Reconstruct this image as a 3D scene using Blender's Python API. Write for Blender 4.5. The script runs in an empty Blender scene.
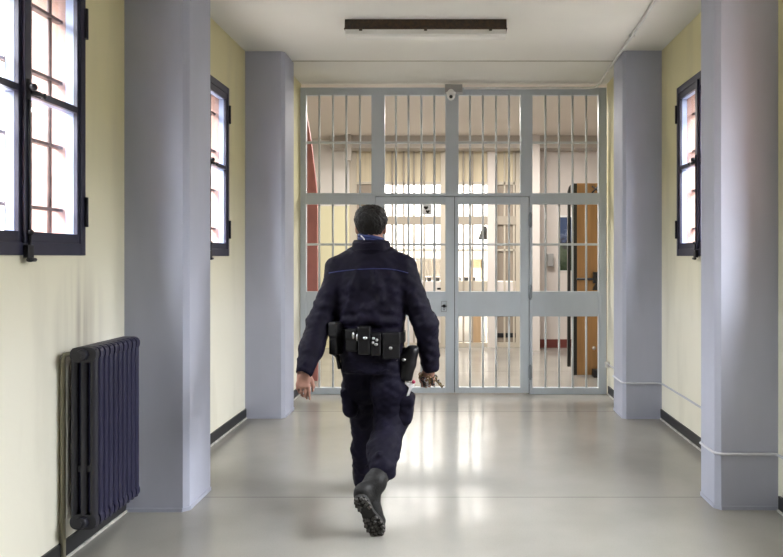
import bpy, bmesh, math, random
import numpy as np
from mathutils import Vector, Matrix, noise as mnoise
random.seed(4)
S = bpy.context.scene
COL = S.collection
PI = math.pi
F, VX, VY, CH = 658.0, 454.0, 257.0, 1.46      # focal length in pixels, vanishing point, eye height


def P(px, py, Y):
    return Vector(((px - VX) / F * Y, Y, CH - (py - VY) / F * Y))


# ------------------------------------------------------------------ materials
def mat(name, col, rough=0.6, spec=0.5, metal=0.0, var=0.0, vscale=(4, 4, 4), bump=0.0, bscale=40, col2=None,
        sheen=0.0, emit=None, estr=0.0, trans=0.0, alpha=1.0, detail=4.0):
    m = bpy.data.materials.new(name)
    m.use_nodes = True
    nt = m.node_tree
    b = nt.nodes['Principled BSDF']
    b.inputs['Base Color'].default_value = (*col, 1)
    b.inputs['Roughness'].default_value = rough
    b.inputs['Specular IOR Level'].default_value = spec
    b.inputs['Metallic'].default_value = metal
    b.inputs['Sheen Weight'].default_value = sheen
    b.inputs['Sheen Roughness'].default_value = 0.5
    b.inputs['Transmission Weight'].default_value = trans
    b.inputs['Alpha'].default_value = alpha
    if emit:
        b.inputs['Emission Color'].default_value = (*emit, 1)
        b.inputs['Emission Strength'].default_value = estr
    if var > 0 or bump > 0:
        tc = nt.nodes.new('ShaderNodeTexCoord')
        mp = nt.nodes.new('ShaderNodeMapping')
        mp.inputs['Scale'].default_value = vscale
        nt.links.new(tc.outputs['Object'], mp.inputs['Vector'])
    if var > 0:
        n = nt.nodes.new('ShaderNodeTexNoise')
        n.inputs['Scale'].default_value = 1.0
        n.inputs['Detail'].default_value = detail
        nt.links.new(mp.outputs['Vector'], n.inputs['Vector'])
        r = nt.nodes.new('ShaderNodeValToRGB')
        c2 = col2 or tuple(c * (1 - var) for c in col)
        r.color_ramp.elements[0].position = 0.35
        r.color_ramp.elements[0].color = (*c2, 1)
        r.color_ramp.elements[1].position = 0.65
        r.color_ramp.elements[1].color = (*col, 1)
        nt.links.new(n.outputs['Fac'], r.inputs['Fac'])
        nt.links.new(r.outputs['Color'], b.inputs['Base Color'])
    if bump > 0:
        n2 = nt.nodes.new('ShaderNodeTexNoise')
        n2.inputs['Scale'].default_value = bscale
        n2.inputs['Detail'].default_value = 3
        nt.links.new(tc.outputs['Object'], n2.inputs['Vector'])
        bp = nt.nodes.new('ShaderNodeBump')
        bp.inputs['Strength'].default_value = bump
        bp.inputs['Distance'].default_value = 0.01
        nt.links.new(n2.outputs['Fac'], bp.inputs['Height'])
        nt.links.new(bp.outputs['Normal'], b.inputs['Normal'])
    return m


def split_mat(name, low, high, z0, rough=0.7):
    """two-tone wall paint, changing colour at height z0"""
    m = mat(name, low, rough)
    nt = m.node_tree
    b = nt.nodes['Principled BSDF']
    tc = nt.nodes.new('ShaderNodeTexCoord')
    sp = nt.nodes.new('ShaderNodeSeparateXYZ')
    gt = nt.nodes.new('ShaderNodeMath')
    gt.operation = 'GREATER_THAN'
    gt.inputs[1].default_value = z0
    mx = nt.nodes.new('ShaderNodeMix')
    mx.data_type = 'RGBA'
    mx.inputs[6].default_value = (*low, 1)
    mx.inputs[7].default_value = (*high, 1)
    nt.links.new(tc.outputs['Object'], sp.inputs[0])
    nt.links.new(sp.outputs['Z'], gt.inputs[0])
    nt.links.new(gt.outputs[0], mx.inputs[0])
    nt.links.new(mx.outputs[2], b.inputs['Base Color'])
    return m


def wall_mat():
    """pale yellow paint, light low down painted in as cream, with grey vertical dirt streaks"""
    m = mat('wall_paint', (0.8, 0.76, 0.5), 0.65, 0.3, bump=0.08, bscale=25)
    nt = m.node_tree
    b = nt.nodes['Principled BSDF']
    tc = nt.nodes.new('ShaderNodeTexCoord')
    sp = nt.nodes.new('ShaderNodeSeparateXYZ')
    nt.links.new(tc.outputs['Object'], sp.inputs[0])
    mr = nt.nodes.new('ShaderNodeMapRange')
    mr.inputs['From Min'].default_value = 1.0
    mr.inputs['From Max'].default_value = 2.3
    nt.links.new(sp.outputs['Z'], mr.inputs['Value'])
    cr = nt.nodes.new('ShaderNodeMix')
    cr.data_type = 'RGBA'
    cr.inputs[6].default_value = (0.85, 0.825, 0.71, 1)  # brightness of the lower wall put into the colour
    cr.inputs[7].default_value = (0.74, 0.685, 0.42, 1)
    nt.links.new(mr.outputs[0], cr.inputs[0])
    mp = nt.nodes.new('ShaderNodeMapping')
    mp.inputs['Scale'].default_value = (3.5, 3.5, 0.7)
    nt.links.new(tc.outputs['Object'], mp.inputs['Vector'])
    n = nt.nodes.new('ShaderNodeTexNoise')
    n.inputs['Scale'].default_value = 1.0
    n.inputs['Detail'].default_value = 5
    nt.links.new(mp.outputs['Vector'], n.inputs['Vector'])
    r = nt.nodes.new('ShaderNodeValToRGB')
    r.color_ramp.elements[0].position = 0.50
    r.color_ramp.elements[0].color = (0, 0, 0, 1)
    r.color_ramp.elements[1].position = 0.80
    r.color_ramp.elements[1].color = (0.35, 0.35, 0.35, 1)
    nt.links.new(n.outputs['Fac'], r.inputs['Fac'])
    # more dirt just above the radiator (near y = 3.2, z = 1.05 .. 1.45)
    mx = nt.nodes.new('ShaderNodeMix')
    mx.data_type = 'RGBA'
    nt.links.new(r.outputs['Color'], mx.inputs[0])
    nt.links.new(cr.outputs[2], mx.inputs[6])
    mx.inputs[7].default_value = (0.42, 0.40, 0.31, 1)
    vd = nt.nodes.new('ShaderNodeVectorMath')
    vd.operation = 'SUBTRACT'
    vd.inputs[1].default_value = (-1.88, 3.33, 1.12)
    nt.links.new(tc.outputs['Object'], vd.inputs[0])
    vs = nt.nodes.new('ShaderNodeVectorMath')
    vs.operation = 'MULTIPLY'
    vs.inputs[1].default_value = (4, 4.5, 3.0)
    nt.links.new(vd.outputs[0], vs.inputs[0])
    vl = nt.nodes.new('ShaderNodeVectorMath')
    vl.operation = 'LENGTH'
    nt.links.new(vs.outputs[0], vl.inputs[0])
    m2 = nt.nodes.new('ShaderNodeMapRange')
    m2.inputs['From Min'].default_value = 1.1
    m2.inputs['From Max'].default_value = 0.1
    m2.inputs['To Max'].default_value = 1.0
    nt.links.new(vl.outputs['Value'], m2.inputs['Value'])
    n3 = nt.nodes.new('ShaderNodeTexNoise')
    n3.inputs['Scale'].default_value = 1.0
    n3.inputs['Detail'].default_value = 4
    mp3 = nt.nodes.new('ShaderNodeMapping')
    mp3.inputs['Scale'].default_value = (8, 14, 0.5)
    nt.links.new(tc.outputs['Object'], mp3.inputs['Vector'])
    nt.links.new(mp3.outputs['Vector'], n3.inputs['Vector'])
    r3 = nt.nodes.new('ShaderNodeValToRGB')
    r3.color_ramp.elements[0].position = 0.38
    r3.color_ramp.elements[0].color = (0, 0, 0, 1)
    r3.color_ramp.elements[1].position = 0.68
    nt.links.new(n3.outputs['Fac'], r3.inputs['Fac'])
    mm = nt.nodes.new('ShaderNodeMath')
    mm.operation = 'MULTIPLY'
    nt.links.new(m2.outputs[0], mm.inputs[0])
    nt.links.new(r3.outputs['Color'], mm.inputs[1])
    mx2 = nt.nodes.new('ShaderNodeMix')
    mx2.data_type = 'RGBA'
    nt.links.new(mm.outputs[0], mx2.inputs[0])
    nt.links.new(mx.outputs[2], mx2.inputs[6])
    mx2.inputs[7].default_value = (0.36, 0.32, 0.26, 1)
    nt.links.new(mx2.outputs[2], b.inputs['Base Color'])
    return m


def floor_mat():
    """polished grey-beige resin floor with two cross joints and scuffs"""
    m = mat('floor_resin', (0.5, 0.48, 0.44), 0.2, 0.38)
    nt = m.node_tree
    b = nt.nodes['Principled BSDF']
    tc = nt.nodes.new('ShaderNodeTexCoord')

    def noise(scale, detail, lo, hi, c0, c1, vec=None):
        n = nt.nodes.new('ShaderNodeTexNoise')
        n.inputs['Scale'].default_value = scale
        n.inputs['Detail'].default_value = detail
        nt.links.new(vec or tc.outputs['Object'], n.inputs['Vector'])
        r = nt.nodes.new('ShaderNodeValToRGB')
        r.color_ramp.elements[0].position = lo
        r.color_ramp.elements[0].color = (*c0, 1)
        r.color_ramp.elements[1].position = hi
        r.color_ramp.elements[1].color = (*c1, 1)
        nt.links.new(n.outputs['Fac'], r.inputs['Fac'])
        return r
    base = noise(1.3, 6, 0.3, 0.7, (0.265, 0.254, 0.232), (0.335, 0.322, 0.295))
    fine = noise(160, 2, 0.30, 0.45, (0.8, 0.8, 0.8), (1, 1, 1))
    mul = nt.nodes.new('ShaderNodeMix')
    mul.data_type = 'RGBA'
    mul.blend_type = 'MULTIPLY'
    mul.inputs[0].default_value = 0.5
    nt.links.new(base.outputs['Color'], mul.inputs[6])
    nt.links.new(fine.outputs['Color'], mul.inputs[7])
    last = mul.outputs[2]
    sp = nt.nodes.new('ShaderNodeSeparateXYZ')
    nt.links.new(tc.outputs['Object'], sp.inputs[0])
    for y0, w, st in ((4.0, 0.006, 0.75), (6.22, 0.010, 0.7), (8.4, 0.01, 0.5), (1.9, 0.006, 0.7)):
        d = nt.nodes.new('ShaderNodeMath')
        d.operation = 'SUBTRACT'
        d.inputs[1].default_value = y0
        nt.links.new(sp.outputs['Y'], d.inputs[0])
        a = nt.nodes.new('ShaderNodeMath')
        a.operation = 'ABSOLUTE'
        nt.links.new(d.outputs[0], a.inputs[0])
        l = nt.nodes.new('ShaderNodeMapRange')
        l.inputs['From Min'].default_value = w
        l.inputs['From Max'].default_value = w * 0.3
        l.inputs['To Max'].default_value = st
        nt.links.new(a.outputs[0], l.inputs['Value'])
        mx = nt.nodes.new('ShaderNodeMix')
        mx.data_type = 'RGBA'
        nt.links.new(l.outputs[0], mx.inputs[0])
        nt.links.new(last, mx.inputs[6])
        mx.inputs[7].default_value = (0.12, 0.11, 0.10, 1)
        last = mx.outputs[2]
    # crack running towards the camera
    nt.links.new(last, b.inputs['Base Color'])
    rr = noise(1.2, 3, 0.3, 0.7, (0.11, 0.11, 0.11), (0.19, 0.19, 0.19))
    nt.links.new(rr.outputs['Color'], b.inputs['Roughness'])
    n2 = nt.nodes.new('ShaderNodeTexNoise')
    n2.inputs['Scale'].default_value = 7
    n2.inputs['Detail'].default_value = 2
    nt.links.new(tc.outputs['Object'], n2.inputs['Vector'])
    bp = nt.nodes.new('ShaderNodeBump')
    bp.inputs['Strength'].default_value = 0.03
    bp.inputs['Distance'].default_value = 0.02
    nt.links.new(n2.outputs['Fac'], bp.inputs['Height'])
    nt.links.new(bp.outputs['Normal'], b.inputs['Normal'])
    return m


M = dict(
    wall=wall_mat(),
    floor=floor_mat(),
    ceiling=mat('ceiling_paint', (0.80, 0.79, 0.74), 0.8, 0.2, var=0.08, vscale=(0.8, 0.8, 0.8), bump=0.05, bscale=8),
    pillar=mat('pillar_paint', (0.46, 0.48, 0.58), 0.6, 0.2, var=0.10, vscale=(3, 3, 1.2), bump=0.06, bscale=14),
    base=mat('baseboard_black', (0.025, 0.025, 0.027), 0.45),
    ledge=mat('dusty_ledge', (0.62, 0.61, 0.57), 0.7, var=0.3, vscale=(20, 20, 20)),
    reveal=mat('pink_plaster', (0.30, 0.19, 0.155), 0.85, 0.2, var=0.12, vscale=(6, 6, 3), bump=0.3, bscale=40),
    winframe=mat('navy_window_paint', (0.028, 0.028, 0.055), 0.35, 0.5, var=0.2, vscale=(9, 9, 9)),
    winlit=mat('lit_navy_rebate', (0.30, 0.36, 0.52), 0.4, 0.5),  # navy paint as lit from outside, the light put into the colour
    hardware=mat('dark_iron', (0.03, 0.03, 0.035), 0.35, 0.6, metal=0.6),
    steel=mat('worn_steel', (0.6, 0.6, 0.62), 0.3, 0.5, metal=1.0),
    grille=mat('rusty_pink_iron', (0.13, 0.085, 0.075), 0.75, var=0.45, vscale=(25, 25, 25)),
    gate=mat('gate_grey_paint', (0.53, 0.58, 0.63), 0.42, 0.45, var=0.06, vscale=(5, 5, 2)),
    gatehinge=mat('gate_hinge_paint', (0.26, 0.29, 0.32), 0.45, 0.45),
    gatebar=mat('gate_bar_paint', (0.62, 0.65, 0.66), 0.45, 0.45),
    radiator=mat('radiator_navy', (0.022, 0.021, 0.060), 0.36, 0.5, var=0.15, vscale=(8, 8, 3)),
    radend=mat('radiator_end', (0.022, 0.022, 0.034), 0.45, 0.5),
    pipe=mat('shaded_cream_pipe', (0.33, 0.31, 0.23), 0.5),  # cream darkened to the tone of the wall's shadow
    pillarpipe=mat('pale_painted_pipe', (0.56, 0.57, 0.62), 0.5),
    conduit=mat('white_conduit', (0.82, 0.82, 0.80), 0.5, var=0.15, vscale=(6, 6, 6)),
    lamp=mat('rusty_brown_housing', (0.03, 0.022, 0.015), 0.6, var=0.5, vscale=(40, 40, 40), col2=(0.07, 0.04, 0.02)),
    diff=mat('lamp_diffuser', (0.78, 0.78, 0.74), 0.35, 0.5, var=0.12, vscale=(2, 9, 9)),
    white=mat('white_plastic', (0.85, 0.85, 0.84), 0.35),
    paper=mat('white_card', (0.95, 0.95, 0.95), 0.6),
    greybox=mat('grey_plastic', (0.36, 0.36, 0.36), 0.45),
    black=mat('black_plastic', (0.012, 0.012, 0.013), 0.3),
    farwall=split_mat('far_wall_paint', (0.80, 0.76, 0.52), (0.80, 0.77, 0.74), 2.28),
    farwallr=mat('far_wall_pinkish', (0.72, 0.67, 0.64), 0.7, var=0.06, vscale=(2, 2, 2)),
    farbeam=mat('far_beam_taupe', (0.50, 0.46, 0.42), 0.7),
    farceil=mat('far_ceiling', (0.70, 0.64, 0.58), 0.8),
    red=mat('red_painted_plaster', (0.40, 0.15, 0.14), 0.6, var=0.2, vscale=(5, 5, 5)),
    redbase=mat('dark_red_skirting', (0.17, 0.045, 0.04), 0.5),
    rear=mat('rear_wall_paint', (0.62, 0.60, 0.56), 0.7),
    cream=mat('cream_frame', (0.55, 0.50, 0.42), 0.5),
    beige=mat('beige_frame', (0.38, 0.335, 0.28), 0.55),
    blind=mat('cream_blind', (0.70, 0.62, 0.46), 0.8, var=0.1, vscale=(40, 1, 1)),
    dimpane=mat('dim_glazing', (0.34, 0.29, 0.24), 0.25, 0.4, var=0.12, vscale=(3, 3, 1)),
    wood=mat('honey_wood_door', (0.50, 0.27, 0.105), 0.42, 0.4, var=0.25, vscale=(14, 14, 1.2)),
    tan=mat('tan_wood', (0.58, 0.40, 0.24), 0.5, var=0.15, vscale=(12, 2, 2)),
    navy=mat('navy_uniform_cloth', (0.0044, 0.0028, 0.0125), 0.66, 0.15, var=0.3, vscale=(9, 9, 9), bump=0.25, bscale=350, sheen=0.0),
    trouser=mat('navy_trouser_cloth', (0.0048, 0.0036, 0.0140), 0.7, 0.15, var=0.3, vscale=(8, 8, 8), bump=0.25, bscale=350, sheen=0.0),
    piping=mat('royal_blue_piping', (0.028, 0.035, 0.15), 0.7),
    scarf=mat('blue_neck_cloth', (0.022, 0.036, 0.15), 0.7, var=0.4, vscale=(30, 30, 30)),
    leather=mat('black_leather', (0.0055, 0.0052, 0.0066), 0.42, 0.35, bump=0.15, bscale=160),
    boot=mat('worn_black_boot', (0.012, 0.0115, 0.0115), 0.62, 0.35, var=0.5, vscale=(30, 30, 30), bump=0.25, bscale=90),
    sole=mat('rubber_sole', (0.03, 0.029, 0.028), 0.7, 0.3, var=0.4, vscale=(60, 60, 60)),
    lug=mat('highlit_rubber_lugs', (0.11, 0.105, 0.10), 0.7, 0.3, var=0.5, vscale=(50, 50, 50)),  # highlights on the lugs painted as a lighter grey
    skin=mat('skin', (0.40, 0.215, 0.165), 0.5, 0.4, var=0.15, vscale=(25, 25, 25)),
    hair=mat('dark_brown_hair', (0.007, 0.0052, 0.0045), 0.55, 0.25, var=0.4, vscale=(90, 90, 30), bump=0.6, bscale=120),
    eye=mat('eye_white', (0.7, 0.7, 0.68), 0.2),
    brass=mat('worn_brass', (0.17, 0.12, 0.055), 0.35, 0.5, metal=1.0),
    magenta=mat('magenta_tag', (0.35, 0.02, 0.08), 0.4),
    cloth=mat('white_cloth', (0.75, 0.73, 0.75), 0.8),
)
_g = bpy.data.materials.new('window_glass')
_g.use_nodes = True
_nt = _g.node_tree
_nt.nodes.clear()
_o = _nt.nodes.new('ShaderNodeOutputMaterial')
_mix = _nt.nodes.new('ShaderNodeMixShader')
_mix.inputs[0].default_value = 0.06
_t = _nt.nodes.new('ShaderNodeBsdfTransparent')
_gl = _nt.nodes.new('ShaderNodeBsdfGlossy')
_gl.inputs['Roughness'].default_value = 0.02
_nt.links.new(_t.outputs[0], _mix.inputs[1])
_nt.links.new(_gl.outputs[0], _mix.inputs[2])
_nt.links.new(_mix.outputs[0], _o.inputs[0])
M['glass'] = _g


# ------------------------------------------------------------------ mesh helpers
class MB:
    def __init__(s):
        s.bm = bmesh.new()

    def box(s, x0, x1, y0, y1, z0, z1, bev=0.0, mi=0, R=None, c=None):
        """axis box, optionally rotated by R about c"""
        vs = []
        for x in (x0, x1):
            for y in (y0, y1):
                for z in (z0, z1):
                    p = Vector((x, y, z))
                    if R is not None:
                        p = R @ (p - c) + c
                    vs.append(s.bm.verts.new(p))
        fs = []
        for idx in ((0, 1, 3, 2), (4, 6, 7, 5), (0, 4, 5, 1), (2, 3, 7, 6), (0, 2, 6, 4), (1, 5, 7, 3)):
            f = s.bm.faces.new([vs[i] for i in idx])
            f.material_index = mi
            fs.append(f)
        if bev > 0:
            es = list({e for f in fs for e in f.edges})
            bmesh.ops.bevel(s.bm, geom=es, offset=bev, segments=2, affect='EDGES', profile=0.5, clamp_overlap=True)
        return s

    def prism(s, pts, d, mi=0):
        """polygon pts (3-D, planar) extruded by vector d"""
        d = Vector(d)
        a = [s.bm.verts.new(Vector(p)) for p in pts]
        b = [s.bm.verts.new(Vector(p) + d) for p in pts]
        n = len(pts)
        s.bm.faces.new(a[::-1]).material_index = mi
        s.bm.faces.new(b).material_index = mi
        for i in range(n):
            s.bm.faces.new((a[i], a[(i + 1) % n], b[(i + 1) % n], b[i])).material_index = mi
        return s

    def tube(s, pts, r, n=12, caps=True, mi=0, closed=False):
        pts = [Vector(p) for p in pts]
        rs = r if isinstance(r, (list, tuple)) else [r] * len(pts)
        rings = []
        up = None
        m = len(pts)
        for i, p in enumerate(pts):
            if closed:
                t = (pts[(i + 1) % m] - pts[i - 1]).normalized()
            else:
                t = (pts[min(i + 1, m - 1)] - pts[max(i - 1, 0)]).normalized()
            if up is None:
                up = Vector((0, 0, 1)) if abs(t.z) < 0.9 else Vector((1, 0, 0))
            u = (up - t * up.dot(t)).normalized()
            v = t.cross(u)
            up = u
            rings.append([s.bm.verts.new(p + (u * math.cos(2 * PI * k / n) + v * math.sin(2 * PI * k / n)) * rs[i]) for k in range(n)])
        for i in range(m if closed else m - 1):
            a, b = rings[i], rings[(i + 1) % m]
            for k in range(n):
                f = s.bm.faces.new((a[k], a[(k + 1) % n], b[(k + 1) % n], b[k]))
                f.smooth = True
                f.material_index = mi
        if caps and not closed:
            s.bm.faces.new(rings[0][::-1]).material_index = mi
            s.bm.faces.new(rings[-1]).material_index = mi
        return s

    def ball(s, c, r, seg=14, sc=(1, 1, 1), mi=0):
        mtx = Matrix.Translation(Vector(c)) @ Matrix.Diagonal((sc[0] * r, sc[1] * r, sc[2] * r, 1))
        g = bmesh.ops.create_uvsphere(s.bm, u_segments=seg, v_segments=max(6, seg // 2), radius=1, matrix=mtx)
        for v in g['verts']:
            for f in v.link_faces:
                f.smooth = True
                f.material_index = mi
        return s

    def build(s, name, m, parent=None, origin=None):
        bmesh.ops.recalc_face_normals(s.bm, faces=s.bm.faces)
        me = bpy.data.meshes.new(name)
        if origin is not None:
            bmesh.ops.translate(s.bm, verts=s.bm.verts, vec=-Vector(origin))
        s.bm.to_mesh(me)
        s.bm.free()
        return link(name, me, m, parent, origin)


def link(name, me, m, parent=None, origin=None):
    for x in (m if isinstance(m, (list, tuple)) else [m]):
        me.materials.append(x)
    o = bpy.data.objects.new(name, me)
    COL.objects.link(o)
    if origin is not None:
        o.location = origin
    if parent is not None:
        o.parent = parent
        base = Vector((0, 0, 0))
        p = parent
        while p is not None:
            base += p.location
            p = p.parent
        o.location = (Vector(origin) if origin is not None else Vector((0, 0, 0))) - base
    return o


def thing(name, label, cat, loc=(0, 0, 0), group=None, kind=None):
    o = bpy.data.objects.new(name, None)
    o.empty_display_size = 0.1
    COL.objects.link(o)
    o.location = loc
    return tag(o, label, cat, group, kind)


def tag(o, label=None, cat=None, group=None, kind=None):
    if label:
        o['label'] = label
    if cat:
        o['category'] = cat
    if group:
        o['group'] = group
    if kind:
        o['kind'] = kind
    return o


def struct(o, label=None, cat=None):
    return tag(o, label, cat, kind='structure')


# ------------------------------------------------------------------ the hall
W, H = 1.88, 3.32          # half width, ceiling height
PW = 1.535                 # inner face of the pillars
YB, YG = -3.0, 7.0         # back end of the hall, gate plane
T = 0.32                   # outer wall thickness
WZ0, WZ1, WHALF = 1.468, 2.868, 0.47
WIN_Y = (2.885, 5.03)
WS = {-1: 1.889, 1: 1.872}

b = MB()
b.box(-5.2, 5.2, YB, 16.0, -0.12, 0.0)
struct(b.build('floor', M['floor']), 'polished grey resin floor with thin cross joints', 'floor')
b = MB()
b.box(-W - T, W + T, YB, YG + 0.1, H, H + 0.15)
struct(b.build('ceiling', M['ceiling']), 'flat off-white plaster ceiling', 'ceiling')
b = MB()
b.box(-1.62, 1.62, 6.235, 6.247, H - 0.004, H + 0.01)
struct(b.build('trim_1', M['pipe']), 'thin joint line across the ceiling', 'trim')


def side_wall(sg, name, label, openings):
    W = WS[sg]
    b = MB()
    xs = sorted((sg * W, sg * (W + T)))
    ys = [YB]
    for c in openings:
        ys += [c - WHALF + 0.01, c + WHALF - 0.01]
    ys.append(6.2)
    for i in range(len(ys) - 1):
        if i % 2 == 0:
            b.box(xs[0], xs[1], ys[i], ys[i + 1], 0, H)
        else:
            b.box(xs[0], xs[1], ys[i], ys[i + 1], 0, WZ0 + 0.01)
            b.box(xs[0], xs[1], ys[i], ys[i + 1], WZ1 - 0.01, H)
    # the narrower last stretch beside the gate
    x2 = sorted((sg * 1.645, sg * (W + T)))
    b.box(x2[0], x2[1], 6.2, YG + 0.08, 0, H)
    bm = b.bm
    bmesh.ops.recalc_face_normals(bm, faces=bm.faces)
    for f in bm.faces:
        c = f.calc_center_median()
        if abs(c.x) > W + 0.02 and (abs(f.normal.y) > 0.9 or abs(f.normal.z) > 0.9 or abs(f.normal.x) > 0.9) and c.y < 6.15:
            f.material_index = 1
    return struct(b.build(name, [M['wall'], M['reveal']]), label, 'wall')


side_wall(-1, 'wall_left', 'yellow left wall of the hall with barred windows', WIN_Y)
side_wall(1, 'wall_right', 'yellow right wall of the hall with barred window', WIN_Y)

b = MB()
b.box(-W - T, W + T, YB - 0.2, YB, 0, H)  # unseen wall added to shut out light from behind the camera
struct(b.build('wall_back_light_stop', M['wall']), 'added wall behind the viewer blocking light from that end', 'wall')

# baseboards (black strip with a dusty ledge of floor along it)
for sg, side in ((-1, 'left'), (1, 'right')):
    for (y0, y1, x) in ((YB, 3.775, W), (4.11, 5.95, W), (6.30, YG - 0.01, 1.645)):
        x = WS[sg] if x == W else x
        b = MB()
        xx = sorted((sg * x, sg * (x - 0.012)))
        b.box(xx[0], xx[1], y0, y1, 0.012, 0.09)
        xl = sorted((sg * x, sg * (x - 0.02)))
        b.box(xl[0], xl[1], y0, y1, 0, 0.013, mi=1)
        struct(b.build('baseboard_' + side, [M['base'], M['ledge']]), 'black baseboard along the %s wall' % side, 'baseboard')


def pillar(sg, y0, y1, label, xi=PW):
    c = 0.028
    W = WS[sg]
    pts = [(sg * W, y0, 0), (sg * (xi + c), y0, 0), (sg * xi, y0 + c, 0), (sg * xi, y1, 0), (sg * W, y1, 0)]
    b = MB()
    b.prism(pts, (0, 0, H))
    # flared skirt of paint at the foot
    e = 0.006
    pts2 = [(sg * W, y0 - e, 0), (sg * (xi + c), y0 - e, 0), (sg * (xi - e), y0 + c, 0), (sg * (xi - e), y1, 0), (sg * W, y1, 0)]
    b.prism(pts2, (0, 0, 0.022))
    return struct(b.build('pillar', M['pillar']), label, 'pillar')


pillar(-1, 3.77, 4.12, 'near blue-grey pillar on the left beside the radiator', 1.526)
pillar(-1, 5.95, 6.30, 'far blue-grey pillar on the left next to the gate')
pillar(1, 3.80, 4.035, 'near blue-grey pillar on the right with conduit round its foot', 1.515)
pillar(1, 5.93, 6.28, 'far blue-grey pillar on the right next to the gate', 1.525)


# ------------------------------------------------------------------ windows
def window(idx, sg, yc, label):
    W = WS[sg]
    base = Vector((sg * W, yc, WZ0))
    root = thing('window_%d' % idx, label, 'window', base, kind='structure')

    def X(d):                 # d = depth outward from the wall face
        return sg * (W + d)

    def bx(b, d0, d1, y0, y1, z0, z1, bev=0.003, mi=0):
        x = sorted((X(d0), X(d1)))
        b.box(x[0], x[1], yc + y0, yc + y1, z0, z1, bev, mi)
    z0, z1, h = WZ0, WZ1, WHALF
    b = MB()
    fw = 0.045
    bx(b, -0.012, 0.03, -h, -h + fw, z0, z1)
    bx(b, -0.012, 0.03, h - fw, h, z0, z1)
    bx(b, -0.012, 0.03, -h + fw, h - fw, z0, z0 + 0.058)
    bx(b, -0.012, 0.03, -h + fw, h - fw, z1 - 0.058, z1)
    b.build('window_frame', M['winframe'], root)
    zm = CH + 0.735
    for s2 in (-1, 1):
        lo, hi = (-h + 0.03, -0.004) if s2 < 0 else (0.004, h - 0.03)
        b = MB()
        st = 0.034

        def leafbox(d0, d1, mi):
            bx(b, d0, d1, lo, lo + st, z0 + 0.05, z1 - 0.05, 0.002, mi)
            bx(b, d0, d1, hi - st, hi, z0 + 0.05, z1 - 0.05, 0.002, mi)
            bx(b, d0, d1, lo + st, hi - st, z0 + 0.05, z0 + 0.105, 0.002, mi)
            bx(b, d0, d1, lo + st, hi - st, z1 - 0.105, z1 - 0.05, 0.002, mi)
            bx(b, d0, d1, lo + st, hi - st, zm - 0.016, zm + 0.016, 0.002, mi)
        leafbox(-0.006, 0.012, 0)
        leafbox(0.012, 0.055, 1)
        lf = b.build('window_sash', [M['winframe'], M['winlit']], root)
        for (u0, u1) in ((z0 + 0.105, zm - 0.016), (zm + 0.016, z1 - 0.105)):
            b = MB()
            bx(b, 0.050, 0.053, lo + st, hi - st, u0, u1, 0)
            b.build('pane', M['glass'], lf)
    b = MB()
    bx(b, -0.022, -0.006, -0.022, 0.022, z0 + 0.052, z1 - 0.052)
    b.build('astragal', M['winframe'], root)
    # cremone bolt: knob at the middle rail, keeper at the bottom
    b = MB()
    b.tube([(X(-0.02), yc, zm - 0.045), (X(-0.02), yc, zm + 0.045)], 0.013, 10)
    b.ball((X(-0.045), yc, zm + 0.01), 0.017)
    b.tube([(X(-0.02), yc, zm + 0.01), (X(-0.045), yc, zm + 0.01)], 0.008, 8)
    b.tube([(X(-0.035), yc, zm - 0.012), (X(-0.042), yc + 0.075, zm - 0.012)], 0.009, 8)
    b.ball((X(-0.042), yc + 0.078, zm - 0.012), 0.014)
    b.tube([(X(-0.026), yc, z0 + 0.05), (X(-0.026), yc, zm)], 0.004, 8)
    b.build('bolt_handle', M['hardware'], root)
    b = MB()
    bx(b, -0.036, -0.012, -0.020, 0.020, z0 - 0.012, z0 + 0.045)
    b.tube([(X(-0.03), yc, z0 - 0.03), (X(-0.03), yc, z0 + 0.10)], 0.007, 8)
    b.ball((X(-0.034), yc, z0 + 0.10), 0.013)
    b.tube([(X(-0.034), yc - 0.02, z0 - 0.02), (X(-0.034), yc + 0.03, z0 - 0.02)], 0.009, 8)
    b.build('bolt_keeper', M['hardware'], root)
    for s2 in (-1, 1):
        for zc in (z0 + 0.22, z1 - 0.22):
            b = MB()
            bx(b, -0.016, 0.004, s2 * (h + 0.004) - 0.016, s2 * (h + 0.004) + 0.016, zc - 0.075, zc + 0.075)
            b.tube([(X(-0.02), yc + s2 * (h - 0.006), zc - 0.075), (X(-0.02), yc + s2 * (h - 0.006), zc + 0.075)], 0.008, 8)
            b.build('hinge', M['hardware'], root)
    return root


def grille(sg, yc, label):
    x = sg * (W + 0.125)
    root = thing('window_grille', label, 'window grille', (x, yc, WZ0), group='rusty grilles outside the windows')
    h = WHALF - 0.012
    for z in (0.236, 0.553, 0.88, 1.19):
        b = MB()
        b.box(x - 0.018, x + 0.018, yc - h, yc + h, CH + z - 0.008, CH + z + 0.008, 0.001)
        b.build('crossbar', M['grille'], root)
    for k in range(6):
        y = yc - 0.385 + k * 0.154 - 0.01
        b = MB()
        b.tube([(x, y, WZ0 + 0.012), (x, y, WZ1 - 0.012)], 0.011, 10)
        b.build('bar', M['grille'], root)
    return root


window(1, -1, WIN_Y[0], 'near navy-framed window on the left wall above the radiator')
window(2, -1, WIN_Y[1], 'narrow-looking navy-framed window on the left wall between the two pillars')
window(3, 1, WIN_Y[1], 'navy-framed window on the right wall between the two pillars')
grille(-1, WIN_Y[0], 'rusty iron bars outside the near left window')
grille(-1, WIN_Y[1], 'rusty iron bars outside the left window between the two pillars')
grille(1, WIN_Y[1], 'rusty iron bars outside the right window between the two pillars')


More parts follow.
